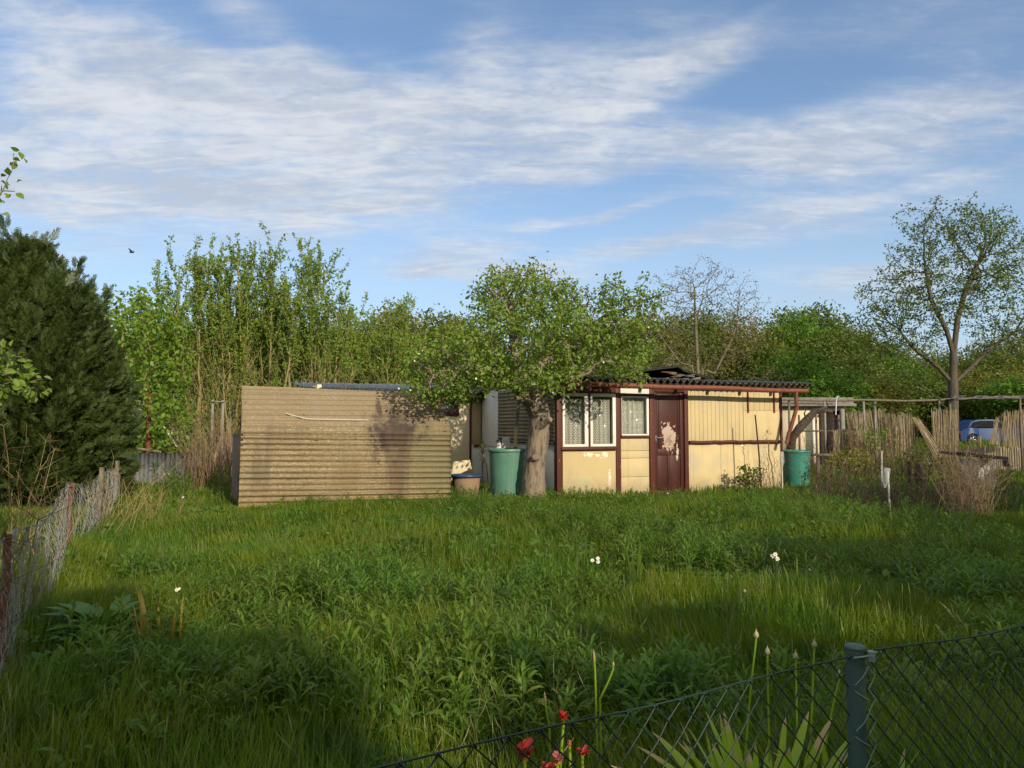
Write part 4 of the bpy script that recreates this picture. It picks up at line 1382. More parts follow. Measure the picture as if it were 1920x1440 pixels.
# --- the wood behind: a few built trees, each copied
def wood_tree(seed, h, w, leafm, bark, n_att, per, size, label, keep=1.0, spread=.42):
    rg = np.random.RandomState(seed)
    v = norm(rg.normal(size=(n_att, 3)))
    rad = rg.uniform(.25, 1, n_att) ** .5
    A = v * rad[:, None] * np.array((w, w * .8, h * .40)) + np.array((0, 0, h * .58))
    for _ in range(5):
        a = rg.uniform(0, 6.28)
        c = np.array((math.cos(a) * w * .6, math.sin(a) * w * .5, h * rg.uniform(.55, .92)))
        A = np.concatenate([A, c + norm(rg.normal(size=(n_att // 7, 3))) * w * .38])
    trk = [np.zeros(3), np.array((rg.uniform(-.2, .2), 0, h * .25)), np.array((rg.uniform(-.3, .3), 0, h * .5))]
    return crown_tree('wood_tree', (0, 0, 0), [(trk, -1)], A, .6, .7, .025, .2 * h / 10, leafm, bark, per, spread, size, label, seed=seed, rleaf=.07, power=2.0, leaf_keep=keep, jit=.3)[0]


variants = [
    (wood_tree(61, 11, 3.4, l_mid, m_bark_grey, 420, 34, .27, 'x'), 'mid green broadleaf tree in the wood beyond the gardens', 'mid green trees of the far wood'),
    (wood_tree(62, 10, 3.6, l_olive, m_bark_grey, 420, 32, .26, 'x'), 'olive brown leafing tree in the wood beyond the gardens', 'olive trees of the far wood'),
    (wood_tree(63, 9, 3.0, l_bright, m_bark_grey, 380, 34, .27, 'x'), 'fresh bright green tree in the wood beyond the gardens', 'bright green trees of the far wood'),
    (wood_tree(64, 11, 3.2, l_brown, m_bark_pale, 380, 12, .2, 'x', spread=.32), 'brownish half bare tree in the wood beyond the gardens', 'half bare trees of the far wood'),
]
used = [False] * 4
# (px, top py, distance, kind)
WOOD = [(690, 600, 58, 1), (760, 588, 62, 1), (820, 580, 66, 0), (860, 600, 56, 1), (900, 610, 60, 0), (1060, 600, 60, 1), (1130, 610, 62, 1), (1190, 600, 64, 3), (1240, 590, 62, 1), (1290, 588, 68, 0),
        (1345, 580, 66, 0), (1400, 585, 60, 3), (1440, 592, 66, 3), (1475, 575, 70, 0), (1500, 590, 62, 2), (1545, 572, 68, 0), (1575, 610, 60, 0), (1610, 625, 66, 1), (1650, 640, 62, 0), (1700, 650, 66, 1), (1750, 655, 70, 3),
        (1830, 640, 70, 3), (1880, 632, 68, 1), (1925, 620, 72, 3), (1975, 630, 66, 1), (600, 610, 62, 0), (530, 620, 64, 0), (450, 610, 66, 1), (370, 620, 64, 0), (290, 600, 60, 0), (210, 600, 62, 1), (130, 610, 60, 0), (40, 610, 60, 1), (-40, 610, 60, 0),
        (1490, 655, 47, 2), (1555, 690, 44, 2), (1420, 690, 46, 3), (1350, 720, 44, 2), (1250, 680, 46, 1), (1180, 690, 48, 1), (1620, 700, 46, 1), (1680, 690, 50, 0), (1840, 690, 48, 1), (1905, 700, 44, 2), (1960, 690, 44, 1), (1100, 680, 48, 1), (760, 650, 46, 1), (840, 640, 48, 0), (680, 650, 48, 1), (1735, 720, 52, 0), (1620, 655, 58, 0), (1670, 665, 60, 2), (1720, 670, 62, 0), (1790, 660, 64, 0), (1850, 655, 62, 0), (1900, 660, 60, 1), (1530, 620, 58, 0), (1460, 610, 60, 0), (1400, 620, 58, 1), (1330, 615, 60, 0), (1780, 720, 50, 2), (1640, 720, 48, 0), (1560, 740, 46, 0), (1500, 740, 45, 1), (1450, 730, 47, 2), (1210, 640, 58, 0), (870, 640, 54, 1), (800, 610, 58, 0), (1300, 640, 54, 3), (1455, 640, 56, 0), (1590, 660, 54, 0)]
rw = np.random.RandomState(77)
for (px, py, d, kd) in WOOD:
    root, lab, grp = variants[kd]
    if used[kd]:
        root = copy_tree(root)
    used[kd] = True
    p = P(px, py, d)
    h0 = (11, 10, 9, 11)[kd]
    s = p[2] / (h0 * .99)
    root.location = (p[0], d, -0.1)
    root.rotation_euler = (0, 0, rw.uniform(0, 6.28))
    wdt = s * rw.uniform(.95, 1.2)
    root.scale = (max(wdt, .75), max(wdt, .75), s)
    tag(root, lab, 'tree', grp)
# undergrowth along the wood's edge: a mass nobody could count
n = 80000
pxs = rng.uniform(-150, 2080, n)
dd = np.where(pxs > 1700, rng.uniform(46.5, 58, n), rng.uniform(38, 58, n))
hh = rng.uniform(0, 1, n) ** .8
ptop = 2.2 + 1.6 * np.sin(pxs * .021) * np.sin(pxs * .0053 + 1) + .8 * np.sin(pxs * .07)
T = np.stack([(pxs - 960) / F_PX * dd, dd, hh * np.maximum(ptop, .6)], -1)
M = frames(rdir(rng, n), np.array((0, -.3, .6)) + rng.normal(size=(n, 3)) * .6, rng.uniform(.12, .26, n))
l_under = leafmat('undergrowth_leaf', (0.070, 0.121, 0.015), (0.140, 0.185, 0.029), big=(.12, .45, .6, (0.075, 0.12, 0.018)))
u = npmesh('undergrowth', [scatter(LEAF_WIDE[0], LEAF_WIDE[1], M, T)], l_under)
tag(u, 'tangled low green growth along the edge of the far wood', 'undergrowth', kind='stuff')

# --- branches of a tree just outside the view at the left
fb = np.array((-4.3, 3.6, 0.0))
A = np.concatenate([ell(rng, -15, 690, 4.6, 55, 62, .35, 120, .2), ell(rng, 30, 720, 4.6, 40, 30, .25, 50, .2), ell(rng, 0, 660, 4.6, 40, 20, .2, 30), np.linspace(P(-20, 370, 4.6), P(24, 285, 4.6), 14), np.linspace(P(-20, 370, 4.6), P(50, 356, 4.6), 12), np.linspace(P(-25, 395, 4.6), P(10, 398, 4.6), 6),
                    np.linspace(P(-10, 340, 4.6), P(18, 325, 4.6), 6), ell(rng, -230, 470, 4.6, 110, 270, .9, 900, .1), ell(rng, -420, 380, 4.6, 200, 260, 1.0, 700, .1)])
crown_tree('young_fruit_tree', fb, [([fb, fb + (0.0, .1, .8), fb + (.05, .3, 1.6), P(-110, 640, 4.5), P(-90, 480, 4.6), P(-60, 400, 4.6)], -1), ([P(-110, 640, 4.5), P(-60, 690, 4.6), P(-10, 710, 4.6)], 14)], A, .085, .085, .003, .05,
           l_apple, m_bark_apple, 4, .028, .052, 'fruit tree beside the viewer, only its lit branch tips showing in front of the conifer', seed=19, tpl=(leaf(.62)[0], leaf(.62)[1]), rleaf=.0065, jit=.15)

# --- the trees behind the viewer, out of the picture, that shade the foreground
m_shl = leafmat('shade_leaf', (0.05, 0.08, 0.02), (0.08, 0.11, 0.03))
Vg, Fg = [], []
rs_ = np.random.RandomState(15)
for w, tt_, hgt, wid, dens in ((-5, -13, 14, 3.2, 2300), (-.9, -12, 8.9, 2.2, 1500), (2.9, -12.5, 7.6, 2.2, 1300), (6.6, -12, 8.5, 2.6, 1500), (10.5, -13, 9.2, 2.6, 1500), (14.5, -12, 10.5, 2.6, 1500), (18.5, -13, 11, 2.6, 1300), (22.5, -13, 11, 2.8, 1300)):
    c = np.array((w * .866 - tt_ * -.5 * -1 * -1, w * .5 + tt_ * .866, 0))
    c = np.array((.866 * w - .5 * tt_, .5 * w + .866 * tt_, 0))
    v = norm(rs_.normal(size=(dens, 3))) * rs_.uniform(.2, 1, dens)[:, None] ** .4 * np.array((wid, wid, hgt * .46)) + c + np.array((0, 0, hgt * .52))
    M = frames(rdir(rs_, dens), rdir(rs_, dens), rs_.uniform(.45, .9, dens))
    V, F = scatter(LEAF_WIDE[0], LEAF_WIDE[1], M, v)
    Vg.append((V, F, 0))
    tv_, tf_, _ = tube([c, c + (0, 0, hgt * .5), c + (0, 0, hgt * .8)], [.25, .18, .05], 8)
    Vg.append((tv_, tf_, 1))
sh = npmesh('shade_woodland', Vg, [m_shl, m_bark_grey])
tag(sh, 'trees behind the viewer whose shade lies over the near grass', 'woodland', kind='stuff')
# ------------------------------------------------------------------ lawn
m_gr = leafmat('grass_blade', (0.080, 0.162, 0.012), (0.125, 0.218, 0.019), transl=0.4, rough=0.45, c3=(0.17, 0.175, 0.035), big=(1.1, .40, .58, (0.165, 0.205, 0.016)), big2=(2.6, .50, .66, (0.045, 0.100, 0.016)))
m_weed = leafmat('weed_leaf', (0.092, 0.168, 0.018), (0.140, 0.215, 0.028), transl=0.38, rough=0.5, spec=.25, c3=(0.20, 0.20, 0.04), big=(.9, .45, .65, (0.10, 0.205, 0.028)))
m_nettle = leafmat('broad_weed_leaf', (0.060, 0.140, 0.016), (0.105, 0.190, 0.026), transl=0.35, rough=.5, spec=.25)
m_stem = mat('green_stem', (0.07, 0.12, 0.03), rough=.7)


def blocked(x, y):
    """true inside the footprint of a building"""
    q = np.stack([x, y], -1) - HA[:2]
    u, w = q @ ex[:2], q @ ey[:2]
    b = (u > -.02) & (u < uR + .02) & (w > 0.0) & (w < 5)
    b |= (u > uAl) & (u < .1) & (w > 4.25) & (w < 7.5)
    q = np.stack([x, y], -1) - SH0[:2]
    u, w = q[:, 0] * sc_ + q[:, 1] * ss_, -q[:, 0] * ss_ + q[:, 1] * sc_
    b |= (u > -.05) & (u < 3.75) & (w > .03) & (w < 1.3)
    return b


def px_of(x, y, z=0.0):
    c, s = math.cos(PITCH), math.sin(PITCH)
    zz = z - CAM_Z
    f = y * c + zz * s
    return W0 / 2 + F_PX * x / f, H0 / 2 - F_PX * (zz * c - y * s) / f


rg = np.random.RandomState(101)


def grass(n, d0, d1, pw, hmul, wmul, seed, side=False):
    r_ = np.random.RandomState(seed)
    d = d0 + (d1 - d0) * r_.uniform(0, 1, n) ** pw
    pxx = r_.uniform(-130, 2050, n)
    if side:       # the strips of lawn just outside the frame
        pxx = np.where(r_.rand(n) < .5, r_.uniform(-1100, -130, n), r_.uniform(2050, 3000, n))
    x = (pxx - 960) / F_PX * d
    k = ~blocked(x, d)
    # worn earth by the tub and barrel
    e = ((x + .75) / .75) ** 2 + ((d - 14.9) / .9) ** 2
    k &= (e > 1) | (r_.rand(n) < .25)
    x, d = x[k], d[k]
    n = len(x)
    # tufts
    hn = .5 + .5 * np.sin(x * 1.7 + 2 * np.sin(d * .8)) * np.sin(d * 1.3 + 1.5 * np.sin(x * .9))
    h = hmul * r_.uniform(.55, 1.15, n) * (.72 + .5 * hn) * np.interp(d, [2, 6, 12, 15, 30], [1.0, .95, .72, .6, .7])
    wd = wmul * np.maximum(.0042, .00062 * d) * r_.uniform(.7, 1.3, n)
    th = r_.uniform(0, 2 * math.pi, n)
    lean = np.stack([np.cos(th), np.sin(th), 0 * th], -1) * r_.uniform(.05, .55, n)[:, None] ** 1.0
    lean += np.array((-.10, .04, 0)) + .14 * np.stack([np.sin(x * 1.3 + d), np.cos(d * 1.1 - x), 0 * x], -1)
    side = np.stack([-np.sin(th + r_.normal(size=n) * .6), np.cos(th), 0 * th], -1)
    side = norm(side + .4 * np.array((1, 0, 0)))
    b = np.stack([x, d, gz(x, d) - .01], -1)
    V = np.zeros((n, 8, 3))
    for i, (s, wf) in enumerate(((0, .8), (.4, 1.0), (.75, .7), (1.0, .12))):
        c = b + lean * (h * s ** 1.9)[:, None] + np.array((0, 0, 1.0)) * (h * s * (1 - .18 * s * np.linalg.norm(lean, axis=1)))[:, None]
        V[:, 2 * i] = c - side * (wd * wf)[:, None]
        V[:, 2 * i + 1] = c + side * (wd * wf)[:, None]
    F = (np.arange(n) * 8)[:, None, None] + np.array([(0, 1, 3, 2), (2, 3, 5, 4), (4, 5, 7, 6)])[None]
    return V.reshape(-1, 3), F.reshape(-1, 4), 0


gr = npmesh('lawn_grass', [grass(120000, 1.5, 6.0, .9, .36, 1.0, 1), grass(170000, 5.5, 14, .9, .33, 1.0, 2), grass(90000, 13, 27, .9, .36, 1.15, 3), grass(50000, 27, 52, 1, .55, 1.3, 4), grass(90000, 1.2, 20, .8, .36, 1.2, 5, True)], m_gr)
# flowering stalks and last year's straw standing in the grass
nh = 1800
dq = 2.2 + 12 * rg.uniform(0, 1, nh)
bx_ = (rg.uniform(-60, 1990, nh) - 960) / F_PX * dq
kk = ~blocked(bx_, dq)
bp = np.stack([bx_, dq, 0 * dq], -1)[kk]
GS = []
for i, b in enumerate(bp):
    hh = rg.uniform(.30, .52)
    ln = rg.normal(size=2) * .09
    q = [b, b + (ln[0] * .3, ln[1] * .3, hh * .5), b + (ln[0], ln[1], hh)]
    q2 = [q[-1], q[-1] + (ln[0] * .15, ln[1] * .15, .025), q[-1] + (ln[0] * .3, ln[1] * .3, .06)]
    GS.append((*tube(q, [.0011, .001, .0008], 3)[:2], 0))
    GS.append((*tube(q2, [.001, .0024, .0006], 4)[:2], 0))
hd_ = npmesh('seed_heads', GS, mat('grass_flower', (0.17, 0.17, 0.07), [dict(s=2.0, lo=.4, hi=.6, c=(0.15, 0.16, 0.06))], rough=.9), gr)
tag(hd_, kind='stuff')
tag(gr, 'long uncut grass of the garden', 'grass', kind='stuff')


# leafy shoots (tall weeds) in patches
def shoot_template(seed, nl=22, L=.11, W=.085):
    r_ = np.random.RandomState(seed)
    V, F = [], []
    k = 0
    bend = r_.normal(size=2) * .10
    for i in range(nl):
        s = .18 + .82 * (i + .5) / nl
        a = i * 2.4 + r_.uniform(-.3, .3)
        c = np.array((bend[0] * s * s, bend[1] * s * s, s))
        el_ = np.interp(s, [0, .6, 1], [-.15, .35, 1.05]) + r_.uniform(-.2, .2)
        ln = np.interp(s, [.15, .5, .85, 1], [.17, .30, .27, .15]) * r_.uniform(.8, 1.2)
        o = np.array((math.cos(a), math.sin(a), 0))
        d0 = o * math.cos(el_) + np.array((0, 0, math.sin(el_)))
        sd = np.array((-o[1], o[0], 0))
        p1 = c + d0 * ln * .45
        p2 = c + d0 * ln * .8 - np.array((0, 0, ln * .10))
        p3 = c + d0 * ln - np.array((0, 0, ln * .30))
        w = ln * W
        V += [c, p1 - sd * w + (0, 0, w * .35), p1, p1 + sd * w + (0, 0, w * .35), p2 - sd * w * .7 + (0, 0, w * .2), p2, p2 + sd * w * .7 + (0, 0, w * .2), p3]
        F += [(k, k + 2, k + 1), (k, k + 3, k + 2), (k + 1, k + 2, k + 4), (k + 2, k + 5, k + 4), (k + 2, k + 3, k + 5), (k + 3, k + 6, k + 5), (k + 4, k + 5, k + 7), (k + 5, k + 6, k + 7)]
        k += 8
    for j in range(3):
        a = j * 2.09
        o = np.array((math.cos(a), math.sin(a), 0)) * .008
        a2 = (j + 1) * 2.09
        o2 = np.array((math.cos(a2), math.sin(a2), 0)) * .008
        t_ = np.array((bend[0], bend[1], 1.0))
        m_ = np.array((bend[0] * .25, bend[1] * .25, .5))
        V += [o, o2, m_ + o2, m_ + o, t_ + o2 * .4, t_ + o * .4]
        F += [(k, k + 1, k + 2), (k, k + 2, k + 3), (k + 3, k + 2, k + 4), (k + 3, k + 4, k + 5)]
        k += 6
    return np.array(V), np.array(F)


TPL = [shoot_template(200 + i, 26 + i % 3 * 4) for i in range(6)]
# patches: centre and half-axes of where the stems stand, as seen in the photograph, number, height
PATCH = [(620, 1250, 270, 80, 230, .44), (760, 1400, 360, 70, 150, .44), (480, 1390, 160, 60, 60, .42), (860, 1330, 230, 70, 120, .44), (1010, 1300, 120, 70, 60, .40), (560, 1180, 210, 40, 160, .42), (880, 1190, 170, 32, 130, .42), (690, 1130, 130, 22, 90, .4),
         (700, 962, 150, 10, 190, .30), (900, 968, 80, 18, 220, .36), (980, 985, 120, 20, 240, .36), (820, 990, 60, 12, 80, .3), (1090, 1000, 110, 22, 190, .40), (1190, 1035, 90, 18, 130, .42), (1290, 1075, 100, 20, 140, .44), (1400, 1090, 80, 22, 110, .44), (1250, 1100, 110, 16, 90, .42),
         (1420, 985, 70, 22, 150, .40), (1530, 985, 90, 24, 160, .40), (1660, 1000, 120, 20, 160, .38), (1190, 950, 110, 8, 120, .30), (1350, 945, 110, 8, 120, .26), (1110, 942, 60, 6, 70, .26), (1690, 1120, 150, 25, 110, .42), (1830, 1160, 110, 35, 110, .44), (1800, 1060, 120, 20, 110, .42), (1600, 1090, 70, 14, 50, .36),
         (1120, 1150, 50, 14, 35, .38), (1350, 1420, 150, 50, 40, .42), (1210, 1400, 90, 50, 30, .40), (1750, 1400, 160, 70, 60, .40), (1880, 1300, 100, 60, 50, .40), (1480, 1340, 140, 40, 40, .36), (1000, 1130, 60, 12, 30, .36), (640, 1060, 60, 10, 30, .3), (360, 1100, 80, 20, 40, .36), (420, 1010, 60, 12, 40, .34), (350, 915, 60, 25, 120, .6), (300, 905, 40, 14, 70, .5), (1900, 960, 80, 25, 120, .4), (1560, 935, 60, 14, 80, .4), (1475, 950, 40, 10, 40, .35), (230, 1330, 150, 60, 40, .40), (560, 945, 90, 6, 50, .22)]
pts, hs = [], []
for (cx, cy, rx, ry, n, h) in PATCH:
    v = rg.normal(size=(int(n * .85) + 4, 2)) * .62
    v = v[(np.abs(v) < 1.4).all(1)]
    for a, b in v:
        py = max(cy + b * ry, 826)
        p = G(cx + a * rx, py, 0.0)
        pts.append(p)
        hs.append(h * .98 * rg.uniform(.45, 1.15))
# stray shoots everywhere on the lawn
for _ in range(700):
    p = G(rg.uniform(150, 1920), rg.uniform(955, 1500), 0.0)
    pts.append(p)
    hs.append(rg.uniform(.14, .34))
pts, hs = np.array(pts), np.array(hs)
k = ~blocked(pts[:, 0], pts[:, 1]) & (pts[:, 1] > 1.75)
pts, hs = pts[k], hs[k]
pts[:, 2] = gz(pts[:, 0], pts[:, 1]) - .01
n = len(pts)
zax = norm(np.array((0, 0, 1.0)) + rg.normal(size=(n, 3)) * .13)
rot = rdir(rg, n)
xax = norm(np.cross(zax, rot))
M = np.stack([xax, np.cross(zax, xax), zax], -1) * hs[:, None, None]
GR = []
which = rg.randint(0, 6, n)
for i in range(6):
    s = which == i
    GR.append((*scatter(TPL[i][0], TPL[i][1], M[s], pts[s]), 0))
# low broad leaves between the shoots
nb = 5200
dq = 2.2 + 13.5 * rg.uniform(0, 1, nb) ** .8
pq = rg.uniform(60, 2000, nb)
bx_, by_ = (pq - 960) / F_PX * dq, dq
kk = (np.sin(bx_ * 2.3 + np.sin(by_)) * np.sin(by_ * 1.9 - bx_) > .15) & ~blocked(bx_, by_)
bp = np.stack([bx_, by_, gz(bx_, by_) + .04], -1)[kk]
m5 = 7
T5 = np.repeat(bp, m5, 0) + rg.normal(size=(len(bp) * m5, 3)) * np.array((.05, .05, .03)) + np.array((0, 0, .06)) * np.tile(np.arange(m5), len(bp))[:, None] * .5
a5 = rg.uniform(0, 6.28, len(T5))
e5 = rg.uniform(-.1, .9, len(T5))
d5 = np.stack([np.cos(a5) * np.cos(e5), np.sin(a5) * np.cos(e5), np.sin(e5)], -1)
GR.append((*scatter(*leaf(.62, .1, .12), frames(d5, np.array((0, 0, 1.0)) + rg.normal(size=(len(T5), 3)) * .25, rg.uniform(.05, .10, len(T5))), T5), 1))
wd = npmesh('leafy_weeds', GR, [m_weed, m_nettle])
tag(wd, 'knee high leafy weeds growing in clumps through the long grass', 'weeds', kind='stuff')


def blade_plant(name, base, label, cat, n, L, Wd, spread, mats, seed, upness=1.0, group=None, tipmat=True):
    """sword-shaped leaves rising from one root"""
    r_ = np.random.RandomState(seed)
    root = plant(name, base, label, cat, group)
    for i in range(n):
        a = r_.uniform(0, 6.28)
        o = np.array((math.cos(a), math.sin(a), 0))
        tl = r_.uniform(.05, spread)
        ln = L * r_.uniform(.65, 1.05)
        s = np.linspace(0, 1, 14)
        c = base + o * .13 * r_.rand() ** .5 + np.outer(s, np.array((0, 0, 1.0)) * ln * math.cos(tl)) + np.outer(s ** 1.6, o * ln * math.sin(tl)) - np.outer(s ** 3, np.array((0, 0, 1)) * ln * tl * .2)
        w = Wd * r_.uniform(.7, 1.2) * np.interp(s, [0, .3, .70, .88, .96, 1], [.6, .95, 1, .72, .36, .03])
        sd = np.array((-o[1], o[0], 0))
        sd = norm(sd + r_.normal(size=3) * .25)
        nrm = norm(np.cross(sd, np.array((0, 0, 1.0))))
        pts = np.stack([c - sd * w[:, None], c - nrm * (w * .3)[:, None], c + sd * w[:, None]], 1)
        mb = MB()
        cut = int(r_.choice([10, 11, 12, 12, 12]))
        mb.grid(pts[:cut + 1], 0)
        mb.grid(pts[cut:], 1 if tipmat else 0)
        mb.build('leaf', mats, root, True)
    return root


m_lily = leafmat('lily_leaf', (0.24, 0.37, 0.028), (0.32, 0.43, 0.035), transl=.35, rough=.4)
m_ltip = leafmat('withered_leaf_tip', (0.40, 0.29, 0.12), (0.48, 0.37, 0.19), transl=.3)
m_gold = leafmat('golden_leaf', (0.36, 0.27, 0.05), (0.42, 0.28, 0.06), transl=.4)
# bulbs behind the wire fence
c = P(1455, 1560, 2.15)
blade_plant('bulb_plant', np.array((c[0] - .03, 2.15, 0.25)), 'clump of broad bulb leaves with withered tan tips left of the green post', 'plant', 62, .46, .0140, .85, [m_lily, m_ltip], 5)
blade_plant('bulb_plant', np.array((P(1600, 1500, 2.3)[0] + .05, 2.3, 0.22)), 'small clump of yellowing bulb leaves right of the green post base', 'plant', 9, .40, .018, .8, [m_lily, m_ltip], 6)
m_bud = mat('papery_bud', (0.36, 0.33, 0.17), [dict(s=30.0, lo=.4, hi=.7, c=(0.24, 0.26, 0.10))], rough=.7)
for px, py, hx, lab in ((1418, 1197, -.06, 'tallest papery flower bud on a bowed stalk behind the wire'), (1439, 1228, 0, 'papery flower bud second from the tallest, straight above the broad leaves'), (1492, 1237, .0, 'papery flower bud halfway between the tallest and the post'),
                        (1527, 1215, -.03, 'round papery flower bud on a stalk leaning toward the post'), (1574, 1271, -.10, 'lowest papery flower bud, beside the green post')):
    tp = P(px, py, 2.32)
    b = np.array((tp[0] + hx, 2.32, 0.0))
    rt0 = plant('flower_bud', b, lab, 'flower bud', 'papery buds behind the wire fence')
    s = np.linspace(0, 1, 9)
    ln = b + np.outer(s, (0, 0, tp[2])) + np.outer(s ** 2, (tp[0] - b[0], 0, 0))
    MB().tube(ln, np.linspace(.0045, .003, 9), 7).build('stalk', m_lily, rt0, True)
    MB().lathe([(.002, 0), (.0065, .004), (.0082, .010), (.0062, .016), (.002, .023), (.0004, .030)], 12, c=tuple(tp)).build('bud', m_bud, rt0, True)
# iris with golden leaves, dock plant, tall green tufts
c = G(305, 1262)
blade_plant('iris_plant', c, 'iris fan with golden yellow leaves in the grass near the left fence', 'plant', 16, .56, .010, .55, [m_gold, m_gold], 7)
c = G(1500, 1170)
blade_plant('iris_plant', c, 'tall blue green iris tuft in the grass behind the fence post', 'plant', 34, .50, .009, .55, [m_weed, m_weed], 8)
c = G(1190, 1120)
blade_plant('iris_plant', c, 'upright green iris leaves among the weeds before the door', 'plant', 14, .55, .011, .4, [m_weed, m_weed], 9)
c = G(190, 1250)
dk = plant('dock_plant', c, 'broad leafed dock plant in shade beside the left fence', 'plant')
r_ = np.random.RandomState(4)
m_dock = leafmat('dock_leaf', (0.085, 0.18, 0.032), (0.11, 0.22, 0.04), transl=.3, rough=.4)
for i in range(24):
    a = r_.uniform(0, 6.28)
    el_ = r_.uniform(.05, .75)
    L = leaf(.46, .08, .18)
    d = np.array([(math.cos(a) * math.cos(el_), math.sin(a) * math.cos(el_), math.sin(el_))])
    V, F = scatter(L[0], L[1], frames(d, np.array([(0, 0, 1.0)]), .23 * r_.uniform(.7, 1.1)), c[None] + d * .12 + np.array((0, 0, .22)))
    npmesh('leaf', [(V, F)], m_dock, dk, True)

# ------------------------------------------------------------------ tulips by the wire
m_petal = leafmat('tulip_petal', (0.30, 0.012, 0.012), (0.46, 0.045, 0.03), transl=.3, rough=.5)
m_petal2 = leafmat('faded_petal', (0.42, 0.10, 0.10), (0.50, 0.22, 0.18), transl=.3)
m_pyel = leafmat('petal_base', (0.55, 0.30, 0.05), (0.6, 0.4, 0.08), transl=.3)


def tulip(px, py, d, size, label, mp, seed, openness=.6, base=0.0):
    size *= .85
    r_ = np.random.RandomState(seed)
    tp = P(px, py, d)
    b = np.array((tp[0] + r_.uniform(-.05, .05), d + .02, 0.0))
    root = plant('red_tulip', b, label, 'tulip', 'faded red tulips behind the wire fence')
    s = np.linspace(0, 1, 8)
    c = np.outer(1 - s, b) + np.outer(s, tp - (0, 0, size * .35)) + np.outer(s * (1 - s), (r_.uniform(-.06, .06), 0, 0))
    MB().tube(c, .004, 7).build('stem', m_lily, root, True)
    bl = MB()
    c0 = tp - np.array((0, 0, size * .4))
    for i in range(7):
        a = i * 6.28 / 7 + r_.uniform(-.3, .3)
        o = np.array((math.cos(a), math.sin(a), 0))
        sd = np.array((-o[1], o[0], 0))
        u = np.linspace(0, 1, 8)
        op = openness * r_.uniform(.5, 1.4)
        cen = c0 + np.outer(np.sin(u * 1.5) * .42 * size * (.6 + op) * (1 + .5 * u * u * op), o) + np.outer(u * size * r_.uniform(.75, 1.1) - op * u ** 3 * size * .5, (0, 0, 1))
        w = size * .30 * np.interp(u, [0, .35, .8, 1], [.25, 1, .85, .2])
        pts = np.stack([cen + sd * (w * q)[:, None] - np.outer(abs(q) * w * .6, o) + r_.normal(size=(8, 3)) * size * .045 for q in (-1, -.5, 0, .5, 1)], 1)
        bl.grid(pts[:3], 1)
        bl.grid(pts[2:], 0)
    bl.build('bloom', [mp, m_pyel], root, True)
    for i in range(2):
        a = r_.uniform(0, 6.28)
        d_ = np.array([(math.cos(a) * .35, math.sin(a) * .35, .9)])
        V, F = scatter(*leaf(.2, .1, .1), frames(d_, np.array([(math.cos(a), math.sin(a), .3)]), .34), b[None] + (0, 0, .1))
        npmesh('leaf', [(V, F)], m_lily, root, True)


tulip(984, 1409, 1.95, .062, 'largest wide open red tulip with yellow heart', m_petal, 1, .5)
tulip(1057, 1344, 2.15, .036, 'small red tulip sticking up just above the fence wire', m_petal, 2, .4)
tulip(1045, 1424, 2.0, .040, 'pale pinkish red tulip behind the wire mesh', m_petal2, 3, .5)
tulip(1027, 1440, 1.95, .036, 'red tulip cut by the bottom edge of the view', m_petal, 4, .5)
tulip(1092, 1410, 2.1, .036, 'drooping dark red tulip nearest the bulb clump', m_petal, 5, .6)
tulip(1068, 1396, 2.1, .020, 'closed reddish tulip bud behind the mesh', m_petal2, 6, .1)

# yellow stalks
for pts_, lab in (([(1117, 1300), (1116, 1262), (1114, 1232)], 'straight pale stalk with buff tip standing in the weeds'), ([(1125, 1310), (1142, 1275), (1150, 1254), (1150, 1245)], 'hooked pale stalk bending over beside the straight one'), ([(1030, 1360), (1024, 1330), (1022, 1308)], 'short pale stalk with pointed tip near the tulips')):
    dS = 3.0
    pp = [P(a, b, dS) for a, b in pts_]
    pp = [np.array((pp[0][0] + .01, dS, 0))] + pp
    rt0 = plant('pale_stalk', pp[0], lab, 'stalk')
    MB().tube(pp, np.linspace(.0045, .0035, len(pp)), 7).build('stem', m_lily, rt0, True)
    MB().tube([pp[-1] - (pp[-1] - pp[-2]) * .3, pp[-1], pp[-1] + (pp[-1] - pp[-2]) * .5], [.004, .0055, .001], 7).build('tip', m_ltip, rt0, True)

# white flowers in the lawn
m_wfl = leafmat('white_petal', (0.80, 0.80, 0.78), (0.85, 0.85, 0.82), transl=.25)
m_fyel = mat('flower_heart', (0.65, 0.45, 0.05), rough=.7)


